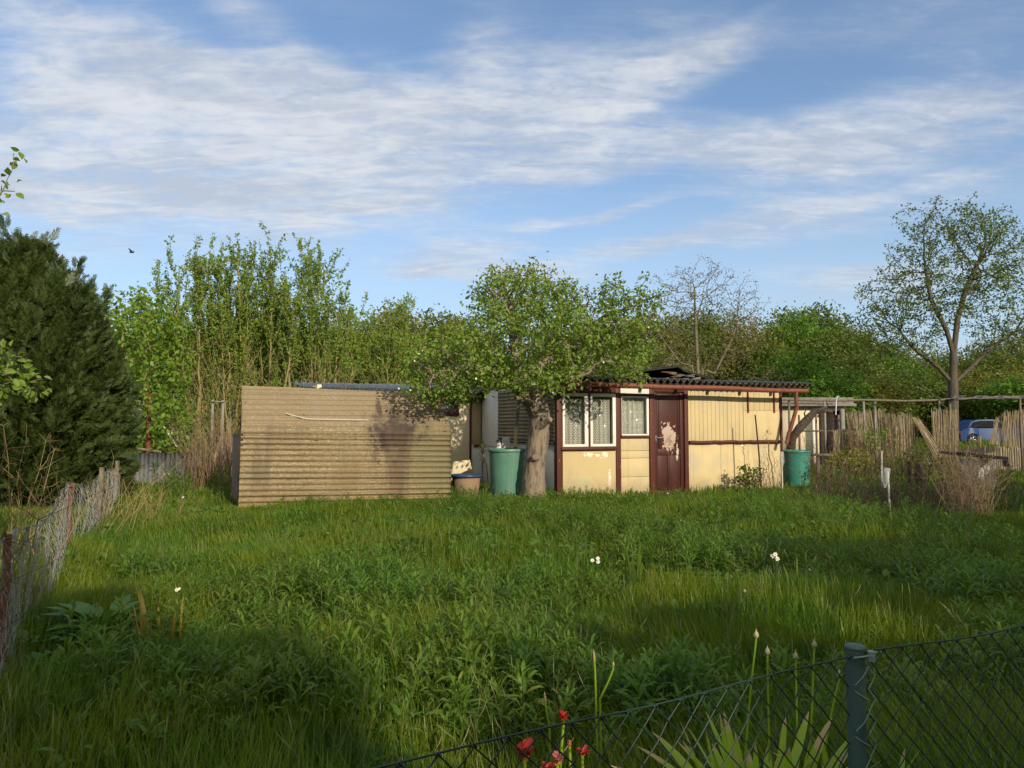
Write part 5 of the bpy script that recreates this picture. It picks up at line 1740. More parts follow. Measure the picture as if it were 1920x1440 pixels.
def lawn_flower(px, py, label, size, z=.40, mp=None, petals=6, cnt=1, seed=0, cat='flower', name='white_flower', group='white flowers in the lawn'):
    size *= .42
    r_ = np.random.RandomState(seed)
    t0 = P(px, py, 1.0)
    dd = (z - CAM_Z) / (t0[2] - CAM_Z)
    tp = P(px, py, dd)
    root = plant(name, np.array((tp[0], dd, 0)), label, cat, group)
    for j in range(cnt):
        q = tp + (r_.normal(size=3) * np.array((1, .6, .5)) * size * 1.5 if j else 0)
        MB().tube([np.array((tp[0], dd, 0)), (tp + q) / 2 - np.array((0, 0, z * .45)), q], .003, 5).build('stem', m_stem, root)
        nd = norm(np.array((r_.uniform(-.5, .5), -.9, .6)))
        e1 = norm(np.cross(nd, (0, 0, 1)))
        e2 = np.cross(nd, e1)
        V, F = [], []
        for i in range(petals):
            a = i * 2 * math.pi / petals
            o = e1 * math.cos(a) + e2 * math.sin(a)
            s_ = -e1 * math.sin(a) + e2 * math.cos(a)
            k0 = len(V)
            V += [q, q + o * size * .6 - s_ * size * .33 + nd * size * .2, q + o * size - nd * size * .05, q + o * size * .6 + s_ * size * .33 + nd * size * .2]
            F += [(k0, k0 + 1, k0 + 2), (k0, k0 + 2, k0 + 3)]
        npmesh('petals', [(V, F)], mp or m_wfl, root)
        MB().tube([q, q + nd * size * .25, q + nd * size * .3], [size * .2, size * .22, size * .03], 8).build('heart', m_fyel, root)


lawn_flower(336, 1104, 'white blossom head alone in the lit grass near the left fence', .030, .34, petals=9, cnt=4, seed=1)
lawn_flower(1121, 1047, 'white narcissus pair in the lawn before the double window', .045, .40, cnt=3, seed=2)
lawn_flower(1457, 1047, 'white narcissus group before the board wall', .050, .40, cnt=4, seed=3)
lawn_flower(343, 933, 'white flower at the edge of the dry grass by the grey ribbed panel', .035, .4, cnt=2, seed=4)
lawn_flower(1397, 1108, 'single white flower on the dark weeds at centre lawn', .03, .3, seed=5)
lawn_flower(1518, 1068, 'single small white flower right of the narcissus group', .03, .3, seed=6)
lawn_flower(1276, 975, 'small white flowers below the door', .025, .25, cnt=3, seed=7)
lawn_flower(1356, 997, 'white seed head standing in the lawn below the board wall', .03, .35, petals=12, seed=8)
lawn_flower(829, 1185, 'tiny white flower among the near weeds', .018, .35, seed=9)
lawn_flower(1252, 925, 'white dandelion clock near the door sill', .03, .3, petals=12, seed=10)
m_yfl = leafmat('yellow_petal', (0.62, 0.47, 0.04), (0.7, 0.52, 0.06), transl=.25)
for i, (px, py, z, lab) in enumerate(((309, 890, .55, 'yellow flower in front of the grey ribbed panel'), (358, 881, .5, 'yellow flower beside the end of the grey ribbed panel'), (388, 868, .6, 'yellow flower under the dry stalks'), (318, 888, .5, 'pale yellow flower next to another before the ribbed panel'))):
    lawn_flower(px, py, lab, .035, z, mp=m_yfl, petals=8, cnt=2, seed=20 + i, name='yellow_flower', group='yellow flowers before the ribbed panel')

# ------------------------------------------------------------------ green wire fence in front
m_pvc = mat('dark_green_wire', (0.010, 0.026, 0.020), rough=.45, spec=.4)
m_post = mat('green_post_paint', (0.050, 0.090, 0.082), [dict(s=18.0, lo=.5, hi=.7, c=(0.035, 0.065, 0.060)), dict(s=(60, 60, 20), lo=.66, hi=.7, c=(0.10, 0.14, 0.13), f=.6)], rough=.5, bump=(45.0, .4, .004))
m_tie = mat('pale_green_tie_wire', (0.16, 0.24, 0.22), rough=.45)
pA, pB, pC = P(640, 1450, 1.30), P(1603, 1226, 2.06), P(1990, 1160, 2.42)
pA2 = pA + (pA - pB) * .35
wf_ = plant('wire_fence', np.array((pB[0], pB[1], 0)), 'dark green diamond wire fence with round post crossing the near corner', 'fence')
MB().tube([(pB[0], pB[1], -.1), (pB[0], pB[1], P(1603, 1215, 2.06)[2])], .0245, 28).lathe([(.0262, 0), (.0272, .002), (.0272, .006), (.024, .009), (.012, .0115), (.0005, .0122)], 28, c=(pB[0], pB[1], P(1603, 1215, 2.06)[2] - .001)).build('post', m_post, wf_, True)


def fence_panel(a, b, name, nm=.076):
    a, b = np.array(a), np.array(b)
    L = np.linalg.norm((b - a)[:2])
    t2 = (b - a) / L
    t2[2] = 0
    r_ = np.random.RandomState(int(abs(a[0]) * 100))

    def pt(s, z):
        zt = np.interp(s, [0, L], [a[2], b[2]]) - .014 * math.sin(math.pi * np.clip(s / L, 0, 1))
        q = np.array((a[0], a[1], 0)) + t2 * s
        off = .012 * math.sin(s * 2.3 + z * 4) + .006 * math.sin(s * 9 + z * 7)
        return np.array((q[0], q[1] + off, zt - z))
    mb = MB()
    n = int(L / nm)
    H = .86
    rows = int(H / nm)
    for fam in (1, -1):
        for i in range(-rows, n + rows + 1):
            pl = []
            for j in range(0, rows * 2 + 1):
                s = (i + fam * j * .5) * nm
                if -.001 <= s <= L + .001:
                    zz = j * nm * .5
                    # straight strands, slightly wound at the crossings
                    pl.append(pt(s, zz) + np.array((0, .0022 * fam * (1 if j % 2 == 0 else -1), 0)) + r_.normal(size=3) * .0009)
            if len(pl) > 1:
                mb.tube(pl, .0019, 5, cap=False)
    for i in range(n + 1):
        s = i * nm
        q = pt(s, -.001)
        mb.tube([q + t2 * x_ + np.array((0, .004 * math.cos(x_ * 900), .004 * math.sin(x_ * 900))) for x_ in np.linspace(-.006, .006, 7)], .0022, 5, cap=False)
    mb.build('mesh', m_pvc, wf_, True)
    MB().tube([pt(s, -.004) for s in np.linspace(0, L, 40)], .0022, 6).build('top_wire', m_pvc, wf_, True)


fence_panel(pA2, pB - (pB - pA2) / np.linalg.norm(pB - pA2) * .02, 'a')
fence_panel(pB + np.array((.03, .01, .0)), pC, 'b')
zt = pB[2]
q = np.array((pB[0], pB[1] - .028, zt))
MB().tube([q + (-.015, .004, -.004), q + (0.02, .0, .002), q + (.045, .02, .002), q + (.06, .03, .004)], .003, 7).tube([q + (.034, .006, -.012), q + (.034, .006, .014)], .010, 10).tube([q + (.034, -.006, .001), q + (.034, .02, .001)], .006, 8).build('clamp', m_tie, wf_, True)
tie = MB()
for k in range(6):
    z0 = zt - .03 - k * .06
    tie.tube([(pB[0] + .03, pB[1] - .012, z0), (pB[0] + .008, pB[1] - .0275, z0 - .022), (pB[0] - .012, pB[1] - .0245, z0 - .045)] if k % 2 == 0 else [(pB[0] - .014, pB[1] - .024, z0), (pB[0] + .008, pB[1] - .0275, z0 - .016), (pB[0] + .032, pB[1] - .010, z0 - .03)], .0016, 5)
    tie.tube([(pB[0] + .03, pB[1] - .008, z0), (pB[0] + .055, pB[1] + .004, z0 - .03), (pB[0] + .03, pB[1] - .008, z0 - .06)], .0017, 5)
tie.build('tie_wire', m_tie, wf_, True)

# ------------------------------------------------------------------ old wire fence on the left
m_rust = mat('rusty_angle_iron', (0.16, 0.075, 0.035), [dict(s=16.0, lo=.45, hi=.65, c=(0.06, 0.035, 0.022)), dict(s=40.0, lo=.6, hi=.7, c=(0.28, 0.14, 0.06)), dict(s=(12, 12, 3), lo=.58, hi=.68, c=(0.26, 0.23, 0.19), f=.8)], rough=.95, bump=(50.0, .6))
m_zinc = mat('old_zinc_wire', (0.27, 0.27, 0.265), [dict(s=30.0, lo=.5, hi=.7, c=(0.15, 0.14, 0.12))], rough=.6, metallic=.1)
m_conc = mat('weathered_post', (0.20, 0.17, 0.12), [dict(s=14.0, lo=.45, hi=.65, c=(0.11, 0.09, 0.06)), dict(s=40.0, lo=.6, hi=.7, c=(0.20, 0.17, 0.06))], rough=.95, bump=(40.0, .5))


def lf_(d):
    """line of the left fence"""
    x = np.interp(d, [1.5, 4.0, 8.0, 10.7, 14.5, 18.0], [-1.45, -2.69, -4.72, -5.88, -7.55, -9.3])
    return np.array((x, d, 0.0))


lfence = plant('old_wire_fence', lf_(4.0), 'old slumped grey wire fence on rusty posts along the left side', 'fence')
for d, w, m_, hh in ((4.0, .045, m_rust, .93), (8.0, .055, m_rust, .90), (10.7, .05, m_conc, .92), (13.2, .05, m_conc, .9), (15.8, .05, m_rust, .9), (18.0, .05, m_conc, 1.9)):
    b = lf_(d)
    mb = MB()
    if m_ is m_rust:
        mb.bar(b - (0, 0, .1), b + (0.01, 0, hh), w, .006)
        mb.bar(b - (w / 2 - .003, -w / 2, .1), b + (.01 - w / 2 + .003, w / 2, hh - .003), .006, w)
        mb.tube([b + (0, 0, hh - .02), b + (.03, -.05, hh + .02), b + (-.02, -.03, hh - .03), b + (.06, -.02, hh - .04)], .006, 6)
    else:
        mb.bar(b - (0, 0, .1), b + (.02, 0, hh), w, w)
    mb.build('post', m_, lfence, False, bevel=.002)
mb = MB()
r_ = np.random.RandomState(12)
ds = np.arange(1.6, 18.0, .05)
rows = 15


def lpt(i, j, ph):
    d = ds[i]
    b = lf_(d)
    u = j / (rows - 1)
    top = .88 + .03 * math.sin(d * 1.9) - .07 * abs(math.sin(d * .79 - .03)) - (.06 if d > 9 else 0)
    z = top * (1 - u * .96)
    bul = .05 * math.sin(u * math.pi) * (.5 + .5 * math.sin(d * 2.1 + 1)) + .02 * math.sin(d * 11 + u * 9)
    return b + np.array((.9 * bul, .43 * bul, z))


nrm_ = np.random.RandomState(13)
jit = nrm_.normal(size=(len(ds), rows, 3)) * .008
for i in range(len(ds)):
    pl = []
    for j in range(rows):
        s = 1 if (i + j) % 2 == 0 else -1
        ii = i
        q = lpt(ii, j, 0) + jit[i, j]
        dd = lf_(ds[i] + .1) - lf_(ds[i])
        pl.append(q + dd / np.linalg.norm(dd) * .017 * s)
    mb.tube(pl, .0021 if ds[i] < 9 else .0028, 4, cap=False)
for off in (0, .012):
    mb.tube([lpt(i, 0, 0) + (0, 0, off) + nrm_.normal(size=3) * .006 for i in range(0, len(ds), 2)], .003, 5)
mb.build('mesh', m_zinc, lfence, False)

# ------------------------------------------------------------------ grey ribbed panel, rusty pole, lattice, poles
m_eter = mat('grey_ribbed_cement', (0.15, 0.16, 0.17), [dict(s=4.0, lo=.4, hi=.7, c=(0.10, 0.10, 0.105)), dict(s=(9, 9, 2), lo=.55, hi=.7, c=(0.06, 0.06, 0.058), f=.8)], rough=.95, bump=(40.0, .4))
e0, e1 = P(226, 850, 18.0), P(372, 850, 18.6)
e0[2] = e1[2] = 0
ua = np.linspace(0, 1, 160)
L = np.linalg.norm(e1 - e0)
td = (e1 - e0) / L
nd = np.array((-td[1], td[0], 0))
base = e0[None] + np.outer(ua, e1 - e0) + np.outer(.035 * np.sign(np.cos(ua * L / .19 * 2 * math.pi)) * np.abs(np.cos(ua * L / .19 * 2 * math.pi)) ** .5, nd)
ztop = P(300, 850, 18.2)[2]
pts = np.stack([np.concatenate([base[:, :2], np.full((160, 1), z)], 1) for z in (0, .4, ztop)], 1)
rt0 = plant('ribbed_panel', e0, 'grey upright ribbed cement panel standing low before the elder bush', 'panel')
MB().slab(pts, nd * .008).build('sheet', m_eter, rt0, True)
MB().bar(e0 + (0, .08, ztop - .05), e1 + (0, .08, ztop - .05), .05, .04).build('rail', m_dark, rt0)
b = P(277, 855, 18.7); b[2] = 0
pl_ = MB().tube([b, (b[0] + .01, b[1], P(279, 739, 18.7)[2])], .055, 14).build('rusty_pole', mat('red_rust_paint', (0.17, 0.045, 0.03), [dict(s=8.0, lo=.45, hi=.7, c=(0.10, 0.035, 0.025))], rough=.8), smooth=True)
tag(pl_, 'rusty red pole rising behind the grey ribbed panel', 'pole')
pl_ = MB().tube([P(244, 756, 19.0) * (1, 1, 0), P(244, 756, 19.0)], .018, 8).build('thin_post', m_conc)
tag(pl_, 'thin grey post beside the dark conifer, left of the rusty pole', 'post')
pl_ = MB().tube([P(222, 838, 17.8), P(262, 842, 18.2), P(322, 850, 18.9)], .035, 10).build('loose_pole', m_conc, smooth=True)
tag(pl_, 'loose grey pole lying slanted on top of the ribbed panel', 'pole')
for (a, b_, lab) in (((305, 797), (332, 838), 'slanting pale stick in the elder leaves right of the rusty pole'), ((324, 803), (320, 822), 'short white stick leaning by the slanting pale stick'), ((332, 812), (332, 826), 'shortest white stick, upright among the elder leaves')):
    o_ = MB().tube([P(*a, 18.75), P(*b_, 18.7)], .022, 8).build('garden_stick', mat('pale_wood', (0.50, 0.48, 0.44), rough=.8), smooth=True)
    tag(o_, lab, 'stick')
# white frame behind the dry stalks
fr0 = plant('wooden_trellis', P(405, 880, 19.0) * (1, 1, 0), 'pale weathered wooden frame half hidden behind the dry stalks', 'trellis')
m_pw = mat('pale_weathered_wood', (0.24, 0.23, 0.205), [dict(s=(20, 20, 3), lo=.45, hi=.7, c=(0.14, 0.13, 0.11))], rough=.9)
za = P(397, 750, 19.0)[2]
for px in (398, 417):
    q = P(px, 800, 19.0)
    MB().bar((q[0], 19.0, 0), (q[0], 19.0, za), .06, .04).build('upright', m_pw, fr0)
MB().bar(P(396, 753, 18.96), P(420, 753, 18.96), .05, .03).build('crosspiece', m_pw, fr0)
bx = P(380, 845, 17.6)
rt0 = plant('rusty_bin', bx * (1, 1, 0), 'small rusty red bin under the dry stalks', 'bin')
MB().lathe([(.0, 0), (.13, 0), (.14, .5), (.155, .56), (.15, .58), (.13, .58), (.12, .05), (0, .05)], 20, c=(bx[0], 17.6, 0)).build('body', m_gutter, rt0, True)


# ------------------------------------------------------------------ dry weeds
def dry_clump(name, c, n, h, spread, label, mt, seed, cat='dry plant', twigs=2, lean=(0, 0), group=None, rad=.0035, tipfuzz=0):
    r_ = np.random.RandomState(seed)
    root = plant(name, c, label, cat, group)
    mb = MB()
    for i in range(n):
        b = c + np.array((r_.normal() * spread * .35, r_.normal() * spread * .35, 0))
        th = r_.uniform(0, 6.28)
        o = np.array((math.cos(th), math.sin(th), 0)) * r_.uniform(.0, .5) + np.array((*lean, 0))
        hh = h * r_.uniform(.5, 1.05)
        s = np.linspace(0, 1, 6)[:, None]
        pl = b + s * np.array((0, 0, 1.0)) * hh + s ** 1.5 * o * hh + r_.normal(size=(6, 3)) * .012 * h
        pl[0] = b
        mb.tube(pl, np.linspace(rad, rad * .5, 6), 4, cap=False)
        for _ in range(twigs):
            j = r_.randint(2, 6)
            dv = norm(r_.normal(size=3) * np.array((1, 1, .4)) + np.array((o[0], o[1], .7)))
            mb.tube(pl[j] + np.linspace(0, r_.uniform(.1, .32) * h, 4)[:, None] * dv + r_.normal(size=(4, 3)) * .008 * h * np.array([[0], [1], [1], [1]]), np.linspace(rad * .6, rad * .3, 4), 3, cap=False)
        for _ in range(tipfuzz):
            dv = norm(r_.normal(size=3) + np.array((o[0], o[1], .5)))
            st = pl[r_.randint(4, 6)]
            mb.tube([st, st + dv * r_.uniform(.04, .13)], [rad * .5, rad * .3], 3, cap=False)
    mb.build('stems', mt, root)
    return root


dry_clump('dry_stalks', P(392, 893, 17.2) * (1, 1, 0), 130, 1.75, .95, 'tall clump of dry brown stalks left of the corrugated shelter', mat('stalk_brown', (0.24, 0.165, 0.105), [dict(s=3.0, lo=.4, hi=.7, c=(0.17, 0.115, 0.075))], rough=.95), 51, twigs=2, rad=.006, tipfuzz=5)
dry_clump('dry_stalks', P(438, 890, 16.6) * (1, 1, 0), 50, 1.6, .4, 'narrow clump of dry stalks tight against the shelter side', mat('stalk_tan', (0.26, 0.18, 0.12), rough=.95), 52, twigs=2, rad=.006, tipfuzz=4)
dry_clump('bare_bush', P(640, 880, 16.4) * (1, 1, 0), 34, 2.55, 1.6, 'loose olive twigs rising between the shelter top and the blue grey roof', m_bark_olive, 60, 'bush', twigs=4, rad=.006)
dry_clump('bare_bush', P(720, 880, 16.8) * (1, 1, 0), 26, 2.6, 1.3, 'thin twigs rising above the shelter end beside the apple crown', m_bark_olive, 61, 'bush', twigs=4, rad=.006)
dry_clump('dry_weed', lf_(3.3) + (-.35, .3, 0), 16, 1.35, .4, 'brown feathery dry weed overhanging the nearest fence post', m_twig, 53, twigs=4, rad=.004, tipfuzz=7, lean=(.05, 0))
dry_clump('dry_weed', lf_(6.2) + (-.45, .2, 0), 9, 1.45, .3, 'straw coloured dry weed with seed heads before the conifer', m_straw, 54, twigs=3, rad=.004, tipfuzz=8, lean=(.22, 0))
dry_clump('dry_weed', lf_(4.8) + (-.3, .2, 0), 12, 1.1, .5, 'thin tangled dry weed behind the slumped wire', m_twig, 55, twigs=3, rad=.003, tipfuzz=4)
dry_clump('dry_weed', lf_(11.5) + (.25, 0, 0), 26, .75, .7, 'dry grass tuft at the foot of the third fence post', m_straw, 56, twigs=2, rad=.004)
dry_clump('dry_weed', P(300, 985, 10.6) * (1, 1, 0), 20, .7, .8, 'bent dry straw stems in the grass before the ribbed panel', m_straw, 57, twigs=2, rad=.003, lean=(.35, .1))
dry_clump('dry_weed', P(215, 1010, 9.2) * (1, 1, 0), 6, 1.25, .3, 'long bowed straw stems rising beside the fence', m_straw, 58, twigs=1, rad=.0035, lean=(.45, .2))
dry_clump('dry_weed', lf_(9.3) + (-.3, .3, 0), 22, .95, .6, 'brown dead stems leaning through the wire between posts', m_twig, 59, twigs=3, rad=.004)
# ------------------------------------------------------------------ barrels and tub by the hut
m_green = mat('green_plastic', (0.085, 0.205, 0.150), [dict(s=3.0, lo=.4, hi=.7, c=(0.11, 0.235, 0.18)), dict(s=(12, 12, 1.5), lo=.5, hi=.75, c=(0.15, 0.24, 0.20), f=.7), dict(s=22.0, lo=.62, hi=.68, c=(0.06, 0.13, 0.09), f=.6), dict(k='grad', axis=2, s=6.0, amt=.4, lo=.25, hi=0.0, c=(0.12, 0.14, 0.07), f=.6)], rough=.42, spec=.4)
m_teal = mat('teal_plastic', (0.03, 0.20, 0.155), [dict(s=3.0, lo=.4, hi=.7, c=(0.05, 0.23, 0.18)), dict(s=(12, 12, 1.5), lo=.5, hi=.75, c=(0.09, 0.24, 0.20), f=.6), dict(s=22.0, lo=.62, hi=.68, c=(0.03, 0.12, 0.09), f=.6), dict(k='grad', axis=2, s=6.0, amt=.4, lo=.25, hi=0.0, c=(0.10, 0.14, 0.07), f=.6)], rough=.42, spec=.4)


def barrel(px0, px1, pyt, d, zt, label, m_):
    a, b = P(px0, pyt, d), P(px1, pyt, d)
    c = (a + b) / 2
    c[2] = -.05
    r = (b[0] - a[0]) / 2
    H = zt + .05
    root = plant('rain_barrel', c, label, 'rain barrel', 'green rain barrels at the hut')
    prof = [(r * .80, 0), (r * .83, H * .15), (r * .90, H * .6), (r * .955, H * .93), (r * .96, H * .955)]
    MB().lathe(prof + [(r * .93, H * .955), (r * .87, H * .6), (r * .77, .06), (0.001, .05)], 40, c=tuple(c)).build('body', m_, root, True)
    MB().lathe([(r * .94, H * .945), (r * 1.0, H * .945), (r * 1.01, H * .96), (r * 1.01, H * .99), (r * .985, H), (r * .945, H * .995), (r * .93, H * .96)], 40, c=tuple(c)).build('rim', m_, root, True)
    hd = MB()
    for s in (-1, 1):
        hd.box(c[0] + s * r * .97 - .02, c[0] + s * r * .97 + .02, c[1] - .08, c[1] + .08, c[2] + H * .86, c[2] + H * .90)
    return root


zt = P(950, 841, 15.0)[2]
barrel(915, 986, 841, 15.0, zt, 'faded green rain barrel left of the apple tree trunk', m_green)
zt = P(1492, 844, 18.0)[2]
barrel(1466, 1519, 844, 18.0, zt, 'turquoise rain barrel at the far corner under the downpipe', m_teal)
# grey pipe above the first barrel
q0, q1, q2 = P(974, 745, 15.25), P(968, 802, 15.15), P(966, 838, 15.1)
rt0 = plant('standing_pipe', q2 * (1, 1, 0), 'thin dark pipe with cream lower end rising out of the faded barrel', 'pipe')
MB().tube([P(976, 732, 15.3), q0, q1], .033, 12).build('upper_pipe', m_asb, rt0, True)
MB().tube([q1 + (0, 0, .02), q2], .036, 12).build('lower_pipe', mat('cream_pipe', (0.50, 0.42, 0.20), [dict(s=20.0, lo=.5, hi=.7, c=(0.36, 0.28, 0.12))], rough=.7), rt0, True)
MB().tube([q2, P(966, 850, 15.1)], .03, 12).build('pipe_end', m_gutter, rt0, True)
# tub
m_tub = mat('stained_tub', (0.27, 0.185, 0.12), [dict(s=6.0, lo=.4, hi=.7, c=(0.26, 0.165, 0.10)), dict(s=30.0, lo=.6, hi=.7, c=(0.17, 0.10, 0.065), f=.6)], rough=.8)
m_blue = mat('blue_enamel', (0.028, 0.048, 0.115), [dict(s=9.0, lo=.45, hi=.7, c=(0.03, 0.04, 0.075)), dict(s=20.0, lo=.62, hi=.68, c=(0.14, 0.08, 0.06))], rough=.35, spec=.5)
tc_ = P(874, 900, 14.3)
tc_[2] = 0.02
ht = P(874, 893, 14.3)[2]
rt0 = plant('planting_tub', tc_, 'tan flared tub with dark blue rim beside the shelter end', 'tub')
rw_ = (P(905, 893, 14.3) - P(843, 893, 14.3))[0] / 2
MB().lathe([(.001, 0), (rw_ * .60, 0), (rw_ * .64, .03), (rw_ * .80, ht * .6), (rw_ * .86, ht - .035)], 40, c=tuple(tc_)).build('body', m_tub, rt0, True)
MB().lathe([(rw_ * .84, ht - .045), (rw_ * .96, ht - .03), (rw_ * 1.0, ht - .01), (rw_ * 1.0, ht + .012), (rw_ * .96, ht + .016), (rw_ * .86, ht - .02), (rw_ * .74, ht * .6), (rw_ * .70, ht * .5), (.001, ht * .5)], 40, c=tuple(tc_)).build('rim', m_blue, rt0, True)
# slabs leaning on the annex
for pts_, d, lab in (([(846, 886), (888, 884), (881, 862), (850, 866)], 16.2, 'pale concrete slab leaning by the annex wall behind the tub'), ([(926, 842), (942, 842), (938, 827), (934, 828)], 16.4, 'small white wedge shaped stone behind the faded barrel'), ([(940, 836), (960, 838), (955, 820), (942, 820)], 17.0, 'tan slab end standing behind the barrel pipe')):
    f4 = np.array([P(*q, d) for q in pts_])
    b4 = f4 + (0, .09, 0)
    f4[:2, 2] -= .15
    b4[:2, 2] -= .15
    o_ = MB().hexa(np.concatenate([f4, b4])).build('concrete_slab', m_cream if d < 16.3 else m_board, bevel=.01)
    tag(o_, lab, 'slab')
# creeper on the annex
A = np.concatenate([np.linspace(P(915, 890, 16.8), P(897, 825, 17.0), 26), ell(rng, 905, 850, 16.9, 10, 32, .15, 60)])
bb = P(917, 890, 16.8); bb[2] = 0
crown_tree('sapling', bb, [([bb, P(912, 870, 16.8)], -1)], A, .09, .09, .003, .012, l_willow, m_bark_olive, 2, .03, .055, 'spindly leafy sapling against the pale wall left of the faded barrel', 'sapling', seed=3, rleaf=.01)

# bushes and sticks before the board wall
A = ell(rng, 1407, 895, 16.3, 26, 26, .3, 160, .1)
bb = P(1410, 915, 16.3); bb[2] = 0
leaf_bush('small_shrub', 'small dark shrub with bare twigs under the log rail', A, bb, .09, .1, l_mid, m_twig, 7, .04, .06, 71, 'shrub', rmax=.014, rtip=.003)
dry_clump('dry_weed', bb + (.1, -.1, 0), 22, .75, .45, 'bare reddish twigs sticking out of the small shrub', m_twig, 72, twigs=4, rad=.004)
dry_clump('dry_weed', P(1450, 915, 16.6) * (1, 1, 0), 9, 1.25, .25, 'thin bare sapling twigs near the hut corner', m_twig, 73, twigs=4, rad=.004, lean=(-.02, 0))
A = np.concatenate([np.linspace(P(1450, 905, 16.4), P(1436, 805, 16.5), 24), ell(rng, 1438, 825, 16.5, 8, 20, .1, 24)])
bb = P(1451, 912, 16.4); bb[2] = 0
crown_tree('sapling', bb, [([bb, P(1449, 890, 16.4)], -1)], A, .1, .1, .003, .012, l_mid, m_twig, 2, .03, .05, 'young sapling with few dark leaves before the board wall', 'sapling', seed=4, rleaf=.009)
st_ = MB().tube([P(1428, 905, 16.3) * (1, 1, 0), P(1423, 850, 16.35), P(1416, 778, 16.4)], .016, 8).build('garden_stake', m_dark, smooth=True)
tag(st_, 'dark thin stake leaning against the log rail', 'stake')

m_stick = mat('white_stick', (0.46, 0.45, 0.42), [dict(s=14.0, lo=.5, hi=.65, c=(0.28, 0.27, 0.24))], rough=.7)
m_pet = bpy.data.materials.new('clear_plastic')
m_pet.use_nodes = True
t = NT(m_pet.node_tree)
b1 = t.n('ShaderNodeBsdfPrincipled')
b1.inputs['Base Color'].default_value = (.72, .74, .76, 1)
b1.inputs['Roughness'].default_value = .25
b2 = t.n('ShaderNodeBsdfTransparent')
mx = t.n('ShaderNodeMixShader')
mx.inputs[0].default_value = .72
t.l(b1.outputs[0], mx.inputs[1])
t.l(b2.outputs[0], mx.inputs[2])
oo = t.n('ShaderNodeOutputMaterial')
t.l(mx.outputs[0], oo.inputs['Surface'])


def bottle_stick(pb, pt, d, label, seed, tilt):
    b, tp = P(*pb, d), P(*pt, d)
    b[2] = 0
    root = plant('bottle_stake', b, label, 'stake', 'white stakes with plastic bottles')
    MB().tube([b, tp], .018, 8).build('stake', m_stick, root, True)
    # bottle upside down over the stake, tilted
    prof = [(.001, 0), (.048, .004), (.054, .02), (.050, .08), (.054, .10), (.050, .12), (.054, .15), (.050, .19), (.054, .22), (.040, .27), (.018, .32), (.017, .35), (.001, .35)]
    V = MB().lathe([(r, z) for r, z in prof], 20).g[0]
    Rm = np.array(Matrix.Rotation(tilt, 3, 'Y') @ Matrix.Rotation(math.pi, 3, 'X'))
    W = V[0] * .95 @ Rm.T + tp + np.array((.0, 0, .06))
    MB().add(W, V[1]).build('bottle', m_pet, root, True)


bottle_stick((1669, 966), (1664, 884), 12.3, 'white stake with crushed plastic bottle in the dry bushes', 1, .15)
bottle_stick((1467, 916), (1465, 852), 16.0, 'white stake with plastic bottle at the hut corner', 2, -.05)
o_ = MB().tube([P(1653, 912, 14.0), P(1653, 880, 14.0), P(1653, 845, 14.0)], .016, 8).build('garden_stick', m_stick, smooth=True)
tag(o_, 'white mottled stick upright left of the bottle stake in the bushes', 'stick')

# ------------------------------------------------------------------ neighbour's plot on the right
# cream shed
a, b = P(1462, 850, 27.0), P(1572, 850, 27.5)
sd0 = plant('cream_shed', a * (1, 1, 0), 'cream shed with dark flat roof behind the turquoise barrel', 'shed')
zt0 = P(1500, 762, 27.0)[2]
MB().box(a[0], b[0], 27.0, 30, -.1, zt0).build('wall', m_cream, sd0)
MB().box(a[0] - .3, b[0] + .35, 26.7, 30.3, zt0, zt0 + .10).box(a[0] - .3, b[0] + .35, 26.9, 30.3, zt0 + .103, zt0 + .32).build('roof', m_asb, sd0, bevel=.01)
px_a = P(1523, 800, 26.95)[0]
MB().box(px_a, px_a + .08, 26.92, 26.997, 0, zt0 - .02).build('corner_strip', m_board, sd0)
# dark lean-to
a, b = P(1553, 850, 26.7), P(1583, 850, 26.7)
o0 = plant('dark_lean_to', a * (1, 1, 0), 'dark brown timber lean-to between the cream shed and the reed screens', 'shed')
m_dkw = mat('dark_brown_boards', (0.038, 0.020, 0.016), [dict(s=(4, 4, 30), lo=.5, hi=.7, c=(0.022, 0.013, 0.011))], rough=.85)
zt1 = P(1560, 772, 26.7)[2]
MB().box(a[0], b[0], 26.7, 26.98, 0, zt1).build('wall', m_dkw, o0)
MB().box(a[0] - .05, b[0] + .1, 26.6, 26.97, zt1, zt1 + .05).build('roof', m_tar, o0)
for px in (1540, 1580):
    q = P(px, 800, 26.5)
    MB().box(q[0] - .06, q[0] + .06, 26.45, 26.57, 0, zt1 + .1).build('post', m_pw if px == 1580 else m_dark, o0)
# pergola of old poles
pg = plant('pergola', P(1640, 850, 22.5) * (1, 1, 0), 'long rickety pergola of weathered poles with scraps of roofing', 'pergola')
m_old = mat('old_grey_wood', (0.16, 0.135, 0.105), [dict(s=(12, 12, 3), lo=.45, hi=.7, c=(0.09, 0.075, 0.06))], rough=.95, bump=(30.0, .5))
MB().tube([P(1464, 749, 21.5), P(1546, 751, 22), P(1625, 750, 22.3), P(1700, 752, 22.4), P(1770, 750, 22.5)], .034, 8).build('beam', m_old, pg, True)
MB().tube([P(1762, 750, 22.4), P(1850, 746, 22.2), P(1960, 744, 22)], .040, 8).build('beam', m_old, pg, True)
MB().tube([P(1464, 755, 23.5), P(1560, 756, 24)], .04, 8).build('beam', m_old, pg, True)
for px, pt, d in ((1479, 748, 21.7), (1546, 750, 22), (1619, 750, 22.3), (1640, 754, 22.6), (1690, 774, 22.6), (1761, 751, 22.4), (1781, 750, 22.5), (1912, 745, 22.1)):
    q = P(px, pt, d)
    MB().bar((q[0], d, 0), q, .05, .045).build('post', m_pw if px in (1546, 1619, 1640) else m_old, pg)
wv = np.linspace(0, 1, 40)
